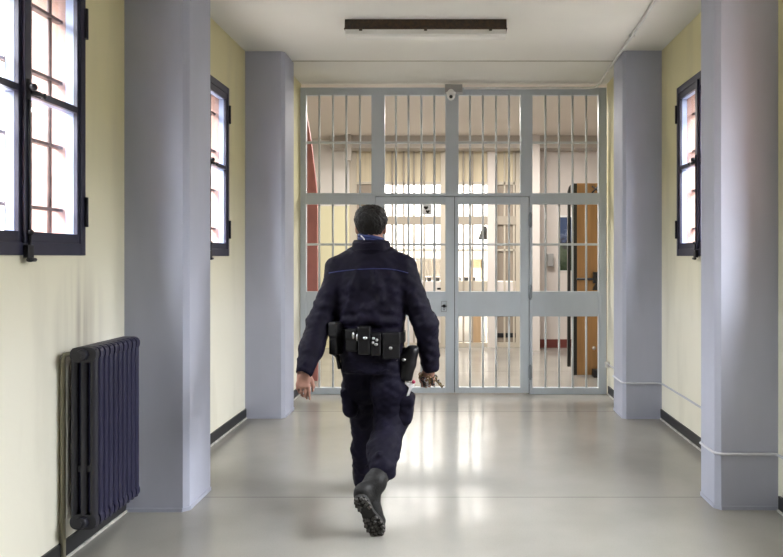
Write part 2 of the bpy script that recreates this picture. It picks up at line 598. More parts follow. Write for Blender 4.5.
# ------------------------------------------------------------------ radiator
def radiator():
    x0, x1 = -1.825, -1.70
    y0, dy, n = 3.118, 0.0452, 10
    zb, zt = 0.165, 1.03
    root = thing('radiator', 'dark navy cast-iron column radiator fixed to the left wall beside the near pillar', 'radiator', ((x0 + x1) / 2, y0 + dy * n / 2, zb))
    xs = (x0 + 0.0175, (x0 + x1) / 2, x1 - 0.0175)
    for k in range(n):
        yc = y0 + dy * (k + 0.5)
        b = MB()
        for x in xs:
            r = [0.013, 0.0175, 0.0175, 0.0175, 0.0175, 0.013]
            zz = [zb + 0.006, zb + 0.05, zb + 0.2, zt - 0.2, zt - 0.05, zt - 0.006]
            b.tube([(x, yc, z) for z in zz], r, 12)
        for z in (zb + 0.035, zt - 0.035):
            pts = []
            for i in range(24):
                a = 2 * PI * i / 24
                cx = math.copysign(abs(math.cos(a)) ** 0.6, math.cos(a)) * (x1 - x0) / 2
                cz = math.copysign(abs(math.sin(a)) ** 0.8, math.sin(a)) * 0.037
                pts.append(((x0 + x1) / 2 + cx, yc - 0.0165, z + cz))
            b.prism(pts, (0, 0.033, 0))
            b.tube([((x0 + x1) / 2, yc - dy / 2, z), ((x0 + x1) / 2, yc + dy / 2, z)], 0.024, 14)
        b.box(x0 + 0.004, x1 - 0.004, yc - 0.006, yc + 0.006, zb + 0.27, zb + 0.30, 0.002)
        b.build('section', M['radend'] if k == 0 else M['radiator'], root)
    for z in (zb + 0.035, zt - 0.035):
        b = MB()
        b.tube([((x0 + x1) / 2, y0 - 0.014, z), ((x0 + x1) / 2, y0 + 0.004, z)], [0.024, 0.03], 8)
        b.tube([((x0 + x1) / 2, y0 - 0.018, z), ((x0 + x1) / 2, y0 - 0.01, z)], 0.012, 4)
        b.build('end_plug', M['radend'], root)
    for z in (zb + 0.09, zt - 0.10):
        for k in (2, 7):
            yc = y0 + dy * (k + 1)
            b = MB()
            b.box(-1.888, x0 + 0.05, yc - 0.008, yc + 0.008, z - 0.012, z + 0.004, 0.001)
            b.build('wall_bracket', M['radend'], root)
    b = MB()
    b.tube([(-1.872, 3.15, 0.0), (-1.872, 3.15, 0.97), (-1.865, 3.155, 0.993), (-1.83, 3.165, 0.995)], 0.012, 10)
    tag(b.build('feed_pipe', M['pipe'], root), 'cream pipe behind the radiator')
    return root


radiator()

# ------------------------------------------------------------------ conduits, lamp, camera
b = MB()
zc = 3.293
pts = [P(464, 88.3, 6.965), P(590, 88.0, 6.965), P(596, 87.0, 6.96), P(600, 83.6, 6.93)]
pts += [Vector((1.545, 6.86, H - 0.014)), Vector((1.535, 6.7, H - 0.014)), Vector((1.505, 6.0, H - 0.014)), Vector((1.475, 5.2, H - 0.014)), Vector((1.44, 4.6, H - 0.014)), Vector((1.40, 3.6, H - 0.014)), Vector((1.35, 1.0, H - 0.014))]
b.tube(pts, 0.0125, 10)
cc = b.build('cable_conduit', M['conduit'])
tag(cc, 'white cable conduit running above the gate and along the ceiling', 'conduit')
for y in (6.4, 5.5, 4.7):
    b = MB()
    t = (6.0 - y) / 0.8
    x = 1.505 + (y - 6.0) * 0.0375
    b.box(x - 0.022, x + 0.022, y - 0.01, y + 0.01, H - 0.030, H - 0.001, 0.004)
    b.build('clip', M['conduit'], cc)

b = MB()
z, r = 0.325, 0.008
x1, x2 = 1.515 - r - 0.001, 1.525 - r - 0.001
xw = WS[1] - r - 0.001
pts = [(xw, 1.2, z), (xw, 3.70, z), (xw - 0.012, 3.785, z), (xw - 0.05, 3.788, z), (1.552, 3.788, z), (1.528, 3.796, z), (x1, 3.825, z), (x1, 4.02, z), (x1 + 0.02, 4.048, z),
       (xw - 0.05, 4.048, z), (xw, 4.08, z), (xw, 5.86, z), (xw - 0.02, 5.915, z), (xw - 0.06, 5.918, z), (1.557, 5.918, z), (1.533, 5.926, z), (x2, 5.955, z), (x2, 6.27, z), (x2 + 0.02, 6.292, z),
       (1.615, 6.295, z), (1.632, 6.32, z), (1.632, 6.97, z)]
b.tube(pts, r, 10)
tag(b.build('cable_conduit', M['pillarpipe']), 'thin pale conduit low on the right wall wrapping round both right pillars', 'conduit')
b = MB()
b.box(1.60, 1.643, 6.955, 6.99, 0.29, 0.35, 0.004)
tag(b.build('junction_box', M['conduit']), 'tiny junction box at the end of the low conduit beside the gate', 'junction box')

lamp = thing('ceiling_light', 'unlit rusty brown fluorescent batten with clear diffuser on the ceiling', 'ceiling light', (-0.22, 5.2, H))
lx0, lx1 = P(346, 0, 5.2).x, P(506, 0, 5.2).x
b = MB()
b.prism([(lx0, 5.13, H - 0.078), (lx0, 5.27, H - 0.078), (lx0, 5.255, H - 0.001), (lx0, 5.145, H - 0.001)], (lx1 - lx0, 0, 0))
b.box(lx0 - 0.004, lx1 + 0.004, 5.125, 5.275, H - 0.084, H - 0.074, 0.002)
b.build('housing', M['lamp'], lamp)
b = MB()
dp = [(5.132, H - 0.083), (5.136, H - 0.118), (5.155, H - 0.132), (5.245, H - 0.132), (5.264, H - 0.118), (5.268, H - 0.083)]
b.prism([(lx0 + 0.004, y, z) for y, z in dp], (lx1 - lx0 - 0.008, 0, 0))
b.build('diffuser', M['diff'], lamp)
for t in (0.1, 0.5, 0.9):
    b = MB()
    x = lx0 + (lx1 - lx0) * t
    b.box(x - 0.012, x + 0.012, 5.118, 5.13, H - 0.098, H - 0.07, 0.002)
    b.build('clip', M['lamp'], lamp)

cam_t = thing('security_camera', 'small white dome security camera on a grey box above the gate', 'security camera', P(451, 92, 6.95))
b = MB()
p0, p1 = P(445, 92.5, 6.93), P(462.5, 84.6, 6.93)
b.box(p0.x, p1.x, 6.91, 6.999, p0.z, p1.z, 0.004)
b.build('mounting_box', M['greybox'], cam_t)
b = MB()
pc = P(451, 97, 6.93)
b.tube([(pc.x, 6.93, p0.z + 0.002), (pc.x, 6.93, p0.z - 0.02)], [0.05, 0.047], 20)
b.ball((pc.x, 6.93, p0.z - 0.022), 0.046, 18, (1, 1, 1.35))
b.build('dome_body', M['white'], cam_t)
b = MB()
b.ball((pc.x, 6.89, pc.z - 0.006), 0.019, 14)
tag(b.build('lens', M['black'], cam_t), 'round black camera lens')


# ------------------------------------------------------------------ the gate
def gx(px):
    return (px - VX) / F * YG


def gz(py):
    return max(0.0, CH - (py - VY) / F * YG)


gate = thing('barred_gate', 'grey steel prison gate of vertical bars closing the end of the hall', 'gate', (gx(453), YG, 0))
b = MB()


def gbox(b, px0, px1, py0, py1, y0=YG, y1=YG + 0.055, bev=0.003, mi=0):
    b.box(gx(px0), gx(px1), y0, y1, gz(py1), gz(py0), bev, mi)


gbox(b, 300.2, 306, 87.5, 394.2)
gbox(b, 598.6, 606.6, 87.5, 394.2)
gbox(b, 306, 598.6, 87.5, 95)
gbox(b, 371.4, 384.6, 95, 193)
gbox(b, 445.3, 458.6, 95, 193)
gbox(b, 520.3, 532.5, 95, 193)
gbox(b, 306, 598.6, 193, 196.2)
gbox(b, 306, 375.2, 196.2, 204.2)
gbox(b, 529.6, 598.6, 196.2, 204.2)
gbox(b, 371.4, 375.2, 204.2, 394.2)
gbox(b, 529.6, 532.5, 204.2, 394.2)
gbox(b, 306, 371.4, 387.8, 394.2)
gbox(b, 532.5, 598.6, 387.8, 394.2)
gbox(b, 373.5, 531, 195.5, 199.0, YG + 0.050, YG + 0.060, 0, 1)  # these strips are blackened to paint the shadow in the door gaps
gbox(b, 373.5, 377.5, 195.5, 394, YG + 0.050, YG + 0.060, 0, 1)
gbox(b, 527.5, 531, 195.5, 394, YG + 0.050, YG + 0.060, 0, 1)
b.build('frame', [M['gate'], M['base']], gate)
for (a0, a1) in ((306, 371.4), (532.5, 598.6)):
    b = MB()
    gbox(b, a0, a1, 291.5, 316.5, YG + 0.008, YG + 0.045)
    b.build('panel', M['gate'], gate)


def bars(parent, xs, py0, py1):
    for x in xs:
        b = MB()
        b.tube([(gx(x), YG + 0.028, gz(py1)), (gx(x), YG + 0.028, gz(py0))], 0.0112, 10)
        b.build('bar', M['gatebar'], parent)


def crossbar(parent, px0, px1, py):
    b = MB()
    b.box(gx(px0), gx(px1), YG + 0.018, YG + 0.040, gz(py) - 0.012, gz(py) + 0.012, 0.002)
    b.build('crossbar', M['gatebar'], parent)


BX = [(318.8, 332.4, 345.9, 359.6), (395.7, 408.3, 421.3, 434.2), (470.1, 483, 496.2, 509.2), (545.9, 559.5, 573, 586.7)]
OX = [(306, 371.4), (384.6, 445.3), (458.6, 520.3), (532.5, 598.6)]
for k in range(4):
    bars(gate, BX[k], 95, 193)
    crossbar(gate, *OX[k], 142.2)
    if k in (0, 3):
        bars(gate, BX[k], 204.2, 291.5)
        crossbar(gate, *OX[k], 244.4)
        bars(gate, BX[k], 316.5, 387.8)
for k, (l, r, label) in ((1, (375.7, 454.3, 'left barred door leaf with lock')), (2, (454.9, 528.9, 'right barred door leaf with hinges'))):
    b = MB()
    o0, o1 = OX[k]
    y0, y1 = YG + 0.002, YG + 0.05
    gbox(b, l, o0, 196.8, 393.2, y0, y1)
    gbox(b, o1, r, 196.8, 393.2, y0, y1)
    gbox(b, o0, o1, 196.8, 204.2, y0, y1)
    gbox(b, o0, o1, 291.5, 316.5, y0 + 0.006, y1 - 0.004)
    gbox(b, o0, o1, 387.4, 393.2, y0, y1)
    if k == 2:
        gbox(b, 453.6, 456.5, 197.5, 393, YG + 0.046, YG + 0.056, 0, 1)  # black strip paints the shadow between the leaves
    d = b.build('door_leaf', [M['gate'], M['base']], gate)
    tag(d, label)
    bars(d, BX[k], 204.2, 291.5)
    bars(d, BX[k], 316.5, 387.4)
    crossbar(d, o0, o1, 244.4)
    hx = 530.3 if k == 2 else 374.6
    for py in (220, 292, 372):
        b = MB()
        x = gx(hx)
        b.tube([(x, YG - 0.012, gz(py + 7.5)), (x, YG - 0.012, gz(py - 7.5))], 0.012, 10)
        b.tube([(x, YG - 0.012, gz(py) - 0.003), (x, YG - 0.012, gz(py) + 0.003)], 0.015, 10)
        b.box(x - 0.02, x + 0.02, YG - 0.006, YG + 0.004, gz(py + 6), gz(py - 6), 0.001)
        b.build('hinge', M['gatehinge'], d)
    if k == 1:
        b = MB()
        x, z = gx(444), gz(306)
        b.box(x - 0.03, x + 0.03, YG + 0.0, YG + 0.01, z - 0.06, z + 0.05, 0.003, 1)
        b.tube([(x, YG - 0.02, z), (x, YG + 0.005, z)], 0.016, 12)
        b.box(x - 0.028, x + 0.028, YG - 0.032, YG - 0.02, z - 0.006, z + 0.006, 0.002)
        b.box(x - 0.004, x + 0.004, YG - 0.004, YG + 0.002, z - 0.045, z - 0.025, 0)
        tag(b.build('lock', [M['hardware'], M['gate']], d), 'dark key lock with knob')
        # small black buffers
        b = MB()
        x, z = gx(439), gz(289.8)
        b.box(x - 0.02, x + 0.02, YG, YG + 0.03, z, z + 0.022, 0.002)
        b.build('stop', M['black'], d)

# card with two hearts hung between the bars
card = thing('card', 'small white card with two black hearts hung between the gate bars', 'card', P(427.2, 209.5, YG + 0.02))
b = MB()
c0, c1 = P(422.6, 214.4, YG + 0.02), P(431.6, 204.6, YG + 0.02)
b.box(c0.x, c1.x, YG + 0.018, YG + 0.022, c0.z, c1.z, 0)
b.build('sheet', M['paper'], card)
for (hx, hy, s) in ((426.0, 207.8, 0.024), (427.8, 211.7, 0.022)):
    pts = []
    c = P(hx, hy, YG + 0.016)
    for i in range(28):
        t = 2 * PI * i / 28
        pts.append((c.x + s * (16 * math.sin(t) ** 3) / 16, c.y, c.z + s * (13 * math.cos(t) - 5 * math.cos(2 * t) - 2 * math.cos(3 * t) - math.cos(4 * t)) / 16))
    b = MB()
    b.prism(pts, (0, 0.0015, 0))
    b.build('heart', M['black'], card)

# ------------------------------------------------------------------ the space beyond the gate
YF = 10.6
HF = 3.36
b = MB()
b.box(-5.2, 5.2, YG + 0.1, YF + 0.2, HF, HF + 0.12)
struct(b.build('ceiling_far', M['farceil']), 'pale ceiling of the lobby beyond the gate', 'ceiling')
fx = lambda px: (px - VX) / F * YF
fz = lambda py: CH - (py - VY) / F * YF
b = MB()
b.box(-5.2, fx(349), YF, YF + 0.2, 0, HF)
struct(b.build('wall_far_left', M['farwall']), 'pale wall beyond the gate on the left', 'wall')
b = MB()
b.box(fx(521), 5.2, YF, YF + 0.2, 0, HF)
b.box(fx(521), fx(537), YF - 0.35, YF, 0, HF)
struct(b.build('wall_far_right', M['farwallr']), 'pale pinkish wall beyond the gate on the right', 'wall')
b = MB()
b.box(fx(537), 5.2, YF - 0.012, YF, 0, 0.135)
struct(b.build('baseboard_far', M['redbase']), 'dark red baseboard of the far right wall', 'baseboard')
b = MB()
b.box(fx(333), 5.2, YF - 0.30, YF - 0.001, fz(151), HF)
b.box(fx(349), fx(355), YF - 0.42, YF - 0.30, fz(164), HF)
struct(b.build('trim_2', M['farbeam']), 'taupe ceiling beam above the glazed screen', 'beam')
b = MB()
b.box(-5.3, -5.2, YG + 0.1, 16, 0, HF)
struct(b.build('wall_lobby_left', M['farwall']), 'side wall of the lobby beyond the gate', 'wall')
b = MB()
b.box(5.2, 5.3, YG + 0.1, 16, 0, HF)
struct(b.build('wall_lobby_right', M['farwallr']), 'opposite side wall of the lobby beyond the gate', 'wall')
# masonry either side of the gate (back of the hall's end)
for sg, nm in ((-1, 'wall_end_left'), (1, 'wall_end_right')):
    b = MB()
    xs = sorted((sg * (W + T), sg * 5.2))
    b.box(xs[0], xs[1], YG - 0.1, YG + 0.1, 0, HF)
    struct(b.build(nm, M['farwallr']), 'wall beside the gate facing the lobby', 'wall')

# red sloping buttress just beyond the gate on the left
b = MB()
yb = 7.75
zz = lambda py: CH - (py - VY) / F * yb
xx = lambda px: (px - VX) / F * yb
b.prism([(xx(297), yb, 0), (xx(317.4), yb, 0), (xx(317.2), yb, zz(203)), (xx(316.2), yb, zz(186)), (xx(311.5), yb, zz(145)), (xx(307), yb, zz(116)), (xx(304), yb, zz(100)), (xx(297), yb, zz(100))], (0, 0.05, 0))
struct(b.build('pillar', M['red']), 'dull pinkish-red buttress with slanting top behind the left of the gate', 'pillar')

# glazed screen in the far wall
sc_ = thing('glazed_screen', 'cream glazed partition at the far end of the lobby beyond the gate', 'partition', (fx(435), YF + 0.08, 0))


def fbox(b, px0, px1, py0, py1, y0=YF + 0.04, y1=YF + 0.1, bev=0.003):
    b.box(fx(px0), fx(px1), y0, y1, max(0, fz(py1)), fz(py0), bev)


b = MB()
fbox(b, 349, 356, 141, 349)
fbox(b, 376, 381, 141, 349)
fbox(b, 516, 521, 141, 349)
fbox(b, 356, 376, 181.5, 184)
fbox(b, 381, 516, 181.5, 184.5)
fbox(b, 349, 521, 141, 151)
fbox(b, 381, 516, 343, 349)
b.build('frame', M['cream'], sc_)
b = MB()
fbox(b, 487.5, 497.3, 150, 349, YF + 0.0, YF + 0.16)
b.build('post', M['farwallr'], sc_)
b = MB()
fbox(b, 440.5, 457, 150, 349, YF + 0.02, YF + 0.14)
b.build('post', M['cream'], sc_)
b = MB()
fbox(b, 381, 487.5, 216, 224.5, YF + 0.03, YF + 0.11)
fbox(b, 497.3, 516, 216, 224.5, YF + 0.03, YF + 0.11)
b.build('transom', M['beige'], sc_)
b = MB()
fbox(b, 381, 516, 249, 251)
b.build('glazing_bar', M['cream'], sc_)
for px in (392, 403.5, 413.8, 424, 434.5, 463.5, 472.5, 504.8, 514.2):
    b = MB()
    fbox(b, px - 0.9, px + 0.9, 151, 343)
    b.build('mullion', M['cream'] if px > 500 else M['beige'], sc_)
for (a0, a1, c1) in ((381, 440.5, 343), (497.3, 516, 316)):
    b = MB()
    fbox(b, a0, a1, 281.5, c1, YF + 0.055, YF + 0.075)
    b.build('lower_panel', M['farwallr'], sc_)
b = MB()
fbox(b, 457, 487.5, 281, 316, YF + 0.06, YF + 0.08)
b.build('lower_panel', M['cream'], sc_)
b = MB()
fbox(b, 472, 481, 316, 343, YF + 0.055, YF + 0.085)
b.build('lower_panel', M['tan'], sc_)
for (a0, a1) in ((356, 376), (381, 487.5), (497.3, 516)):
    b = MB()
    fbox(b, a0, a1, 151, 181.5, YF + 0.085, YF + 0.09, 0)
    b.build('blind', M['blind'], sc_)
for q in ((497.3, 516, 184.5, 281), (497.3, 516, 316, 343), (356, 376, 184, 349)):
    b = MB()
    fbox(b, *q, YF + 0.075, YF + 0.08, 0)
    tag(b.build('pane', M['dimpane'], sc_), 'dim brownish glazing')
for q in ((381, 440.5, 184.5, 282), (457, 487.5, 184.5, 281)):
    b = MB()
    fbox(b, *q, YF + 0.068, YF + 0.071, 0)
    b.build('pane', M['glass'], sc_)
b = MB()
fbox(b, 497.3, 516, 333.5, 338, YF + 0.06, YF + 0.074, 0)
b.build('kick_strip', M['hardware'], sc_)

# the bright room behind the screen
YR = 13.4
b = MB()
b.box(-5.2, 5.2, YR + 0.6, YR + 0.75, 0, 4.2)  # height raised out of view to block a strip of sky
struct(b.build('wall_rear', M['rear']), 'white rear wall of the bright room past the glazed screen', 'wall')
b = MB()
b.box(-5.2, 5.2, YF + 0.2, 13.45, HF, HF + 0.12)  # unseen cover added to cut the sky light falling in here
struct(b.build('sky_cover_rear', M['farceil']), 'added cover limiting sky light in the room past the glazed screen', 'ceiling')
yc = 12.2
cx = lambda px: (px - VX) / F * yc
cz = lambda py: CH - (py - VY) / F * yc
cab = thing('cabinet', 'taupe two-door cabinet behind the glazed screen', 'cabinet', (cx(430), yc + 0.2, 0))
b = MB()
b.box(cx(416), cx(441), yc, yc + 0.4, 0.02, cz(259.5), 0.004)
b.build('carcass', M['farbeam'], cab)
b = MB()
b.box(cx(415), cx(442), yc - 0.02, yc + 0.42, cz(259.5), cz(257.5), 0.004)
b.build('top', M['farbeam'], cab)
for k in range(2):
    b = MB()
    a0 = 417 + k * 12
    b.box(cx(a0), cx(a0 + 11), yc - 0.015, yc - 0.001, 0.1, cz(261), 0.003)
    b.build('door', M['beige'], cab)
desk = thing('counter', 'pale counter standing behind the left half of the glazed screen', 'counter', (cx(440), 11.55, 0))
y2 = 11.4
dx = lambda px: (px - VX) / F * y2
dz = lambda py: CH - (py - VY) / F * y2
b = MB()
b.box(dx(385), dx(486), y2, y2 + 0.35, 0.0, dz(283), 0.004)
b.build('front', M['white'], desk)
b = MB()
b.box(dx(384), dx(487), y2 - 0.02, y2 + 0.37, dz(283), dz(281.4), 0.004)
b.build('top', M['white'], desk)
names = ['leftmost', 'second', 'third', 'fourth', 'fifth', 'sixth', 'rightmost']
for k, (a0, a1) in enumerate(((416.5, 419.5), (424.5, 426), (427.3, 431), (435, 439.5), (459.2, 461), (464, 468.5), (472.5, 475.5))):
    bt = thing('box', 'small dark box on the pale counter past the gate, %s of the row' % names[k], 'box', (dx((a0 + a1) / 2), y2 + 0.12, dz(281.4)), group='dark boxes on the counter')
    b = MB()
    b.box(dx(a0), dx(a1), y2 + 0.03, y2 + 0.2, dz(281.4), dz(277.6), 0.002)
    b.build('body', M['black'], bt)
    b = MB()
    b.box(dx(a0) - 0.003, dx(a1) + 0.003, y2 + 0.027, y2 + 0.203, dz(277.6), dz(276.6), 0.002)
    b.build('lid', M['farbeam'], bt)
lt = thing('wooden_chair', 'small tan wooden chair back seen through the right gate door', 'chair', (dx(476), 12.5, 0))
yq = 12.5
qx = lambda px: (px - VX) / F * yq
qz = lambda py: CH - (py - VY) / F * yq
b = MB()
b.box(qx(470), qx(482), yq - 0.02, yq, qz(268), qz(259), 0.004)
b.build('backrest', M['tan'], lt)
b = MB()
b.box(qx(470), qx(482), yq - 0.4, yq, qz(282), qz(280), 0.004)
b.build('seat', M['tan'], lt)
for px in (470.5, 481.0):
    for yy in (yq - 0.37, yq - 0.02):
        b = MB()
        b.box(qx(px), qx(px) + 0.03, yy, yy + 0.03, 0, qz(259) if yy > yq - 0.1 else qz(281), 0.002)
        b.build('leg', M['tan'], lt)
# dark lantern hung on the screen
hl = thing('hanging_lantern', 'dark tapered lantern hanging behind the right gate door', 'lantern', P(484, 238, YF + 0.3))
b = MB()
yl = YF + 0.3
for (pa, pb, ya, yb2) in ((480.5, 487, 239.5, 226.5),):
    a = P(478.3, 239.3, yl)
    c = P(488.2, 239.3, yl)
    d = P(486.6, 226.3, yl)
    e = P(482.8, 226.3, yl)
    b.prism([a, c, d, e], (0, 0.12, 0))
b.build('shade', M['black'], hl)
b = MB()
p = P(484.7, 226.3, yl + 0.06)
b.tube([p, (p.x, p.y, fz(150))], 0.006, 8)
b.build('cord', M['black'], hl)

# poster and dispenser on the far right wall
po = thing('poster', 'poster with blue sky over dark green trees on the far wall beside the wooden door', 'poster', P(569, 245, YF - 0.01))
b = MB()
p0, p1 = P(560, 270.5, YF - 0.01), P(578, 217.3, YF - 0.01)
b.box(p0.x, p1.x, YF - 0.012, YF - 0.004, p0.z, p1.z, 0)
pm = mat('poster_print', (0.1, 0.15, 0.4), 0.4)
nt = pm.node_tree
tc = nt.nodes.new('ShaderNodeTexCoord')
nn = nt.nodes.new('ShaderNodeTexNoise')
nn.inputs['Scale'].default_value = 14
nn.inputs['Detail'].default_value = 6
nt.links.new(tc.outputs['Object'], nn.inputs['Vector'])
sp = nt.nodes.new('ShaderNodeSeparateXYZ')
nt.links.new(tc.outputs['Object'], sp.inputs[0])
rp = nt.nodes.new('ShaderNodeMapRange')
hh = (p1.z - p0.z) / 2
rp.inputs['From Min'].default_value = p0.z
rp.inputs['From Max'].default_value = p1.z
nt.links.new(sp.outputs['Z'], rp.inputs['Value'])
ad = nt.nodes.new('ShaderNodeMath')
ad.operation = 'MULTIPLY_ADD'
ad.inputs[1].default_value = 0.5
nt.links.new(nn.outputs['Fac'], ad.inputs[0])
nt.links.new(rp.outputs[0], ad.inputs[2])
cr = nt.nodes.new('ShaderNodeValToRGB')
e = cr.color_ramp.elements
e[0].position = 0.3
e[0].color = (0.02, 0.04, 0.02, 1)
e[1].position = 0.62
e[1].color = (0.10, 0.13, 0.09, 1)
for pos, c in ((0.76, (0.05, 0.05, 0.06)), (0.84, (0.06, 0.085, 0.17)), (0.93, (0.16, 0.20, 0.30)), (1.0, (0.05, 0.08, 0.17))):
    n_ = e.new(min(pos, 1.0))
    n_.color = (*c, 1)
nt.links.new(ad.outputs[0], cr.inputs['Fac'])
nt.links.new(cr.outputs['Color'], nt.nodes['Principled BSDF'].inputs['Base Color'])
b.build('sheet', pm, po)
b = MB()
b.box(p0.x - 0.006, p1.x, YF - 0.014, YF - 0.002, p1.z, p1.z + 0.03, 0.002)
b.box(p0.x - 0.006, p1.x, YF - 0.014, YF - 0.002, p0.z - 0.012, p0.z, 0.002)
b.build('margin', M['white'], po)

di = thing('dispenser', 'grey wall dispenser on the far wall beside the poster', 'dispenser', P(550, 260, YF - 0.05))
b = MB()
p0, p1 = P(546.6, 266.4, YF), P(552.8, 253.6, YF)
b.box(p0.x, p1.x, YF - 0.1, YF - 0.001, p0.z, p1.z, 0.012)
b.build('body', M['greybox'], di)
b = MB()
b.box(p0.x + 0.02, p1.x - 0.02, YF - 0.104, YF - 0.09, p0.z + 0.05, p1.z - 0.03, 0.004)
b.build('front_cover', M['greybox'], di)

# open wooden door beyond the gate
yd = 8.07
ex = lambda px: (px - VX) / F * yd
ez = lambda py: max(0.0, CH - (py - VY) / F * yd)
door = struct(thing('door_1', 'open honey-brown wooden door with black edge beyond the right of the gate', 'door', (ex(600), yd, 0)))
b = MB()
b.box(ex(577), ex(577) + 0.95, yd, yd + 0.05, 0.012, ez(183.2), 0.003)
b.build('door_leaf', M['wood'], door)
b = MB()
b.box(ex(573.6), ex(577), yd - 0.005, yd + 0.055, 0.012, ez(183.4), 0.004)
b.build('edge_strip', M['black'], door)
b = MB()
zt = ez(183.2)
b.prism([(ex(568.8), yd + 0.09, 0.1), (ex(572), yd + 0.09, 0.1), (ex(572), yd + 0.09, zt - 0.01), (ex(570.6), yd + 0.09, zt - 0.03), (ex(569.2), yd + 0.09, zt - 0.09)], (0, 0.05, 0))
b.build('second_leaf_edge', M['black'], door)
b = MB()
b.tube([(ex(576), yd - 0.05, ez(279)), (ex(577) + 0.8, yd - 0.05, ez(279))], 0.014, 10)
b.build('push_bar', M['hardware'], door)
b = MB()
b.box(ex(592.5), ex(600), yd - 0.07, yd, ez(283), ez(272), 0.006)
b.prism([(ex(592), yd - 0.04, ez(290)), (ex(600), yd - 0.04, ez(290)), (ex(600), yd - 0.04, ez(281)), (ex(596), yd - 0.04, ez(281))], (0, 0.03, 0))
b.build('latch_box', M['hardware'], door)
b = MB()
b.tube([(ex(593), yd - 0.05, ez(347.5)), (ex(593), yd, ez(347.5))], 0.012, 10)
b.ball((ex(593), yd - 0.055, ez(347.5)), 0.024)
b.build('door_knob', M['steel'], door)
b = MB()
b.tube([P(592, 193, yd - 0.03), P(599, 185.5, yd - 0.05), P(606, 191, yd - 0.03)], 0.010, 8)
b.tube([P(592, 186, yd - 0.03), P(606, 197, yd - 0.03)], 0.008, 8)
b.build('door_closer', M['hardware'], door)
b = MB()
b.box(ex(591.5), ex(602), yd - 0.12, yd - 0.005, 0.0, ez(368.5), 0.006)
b.build('door_stop', M['hardware'], door)


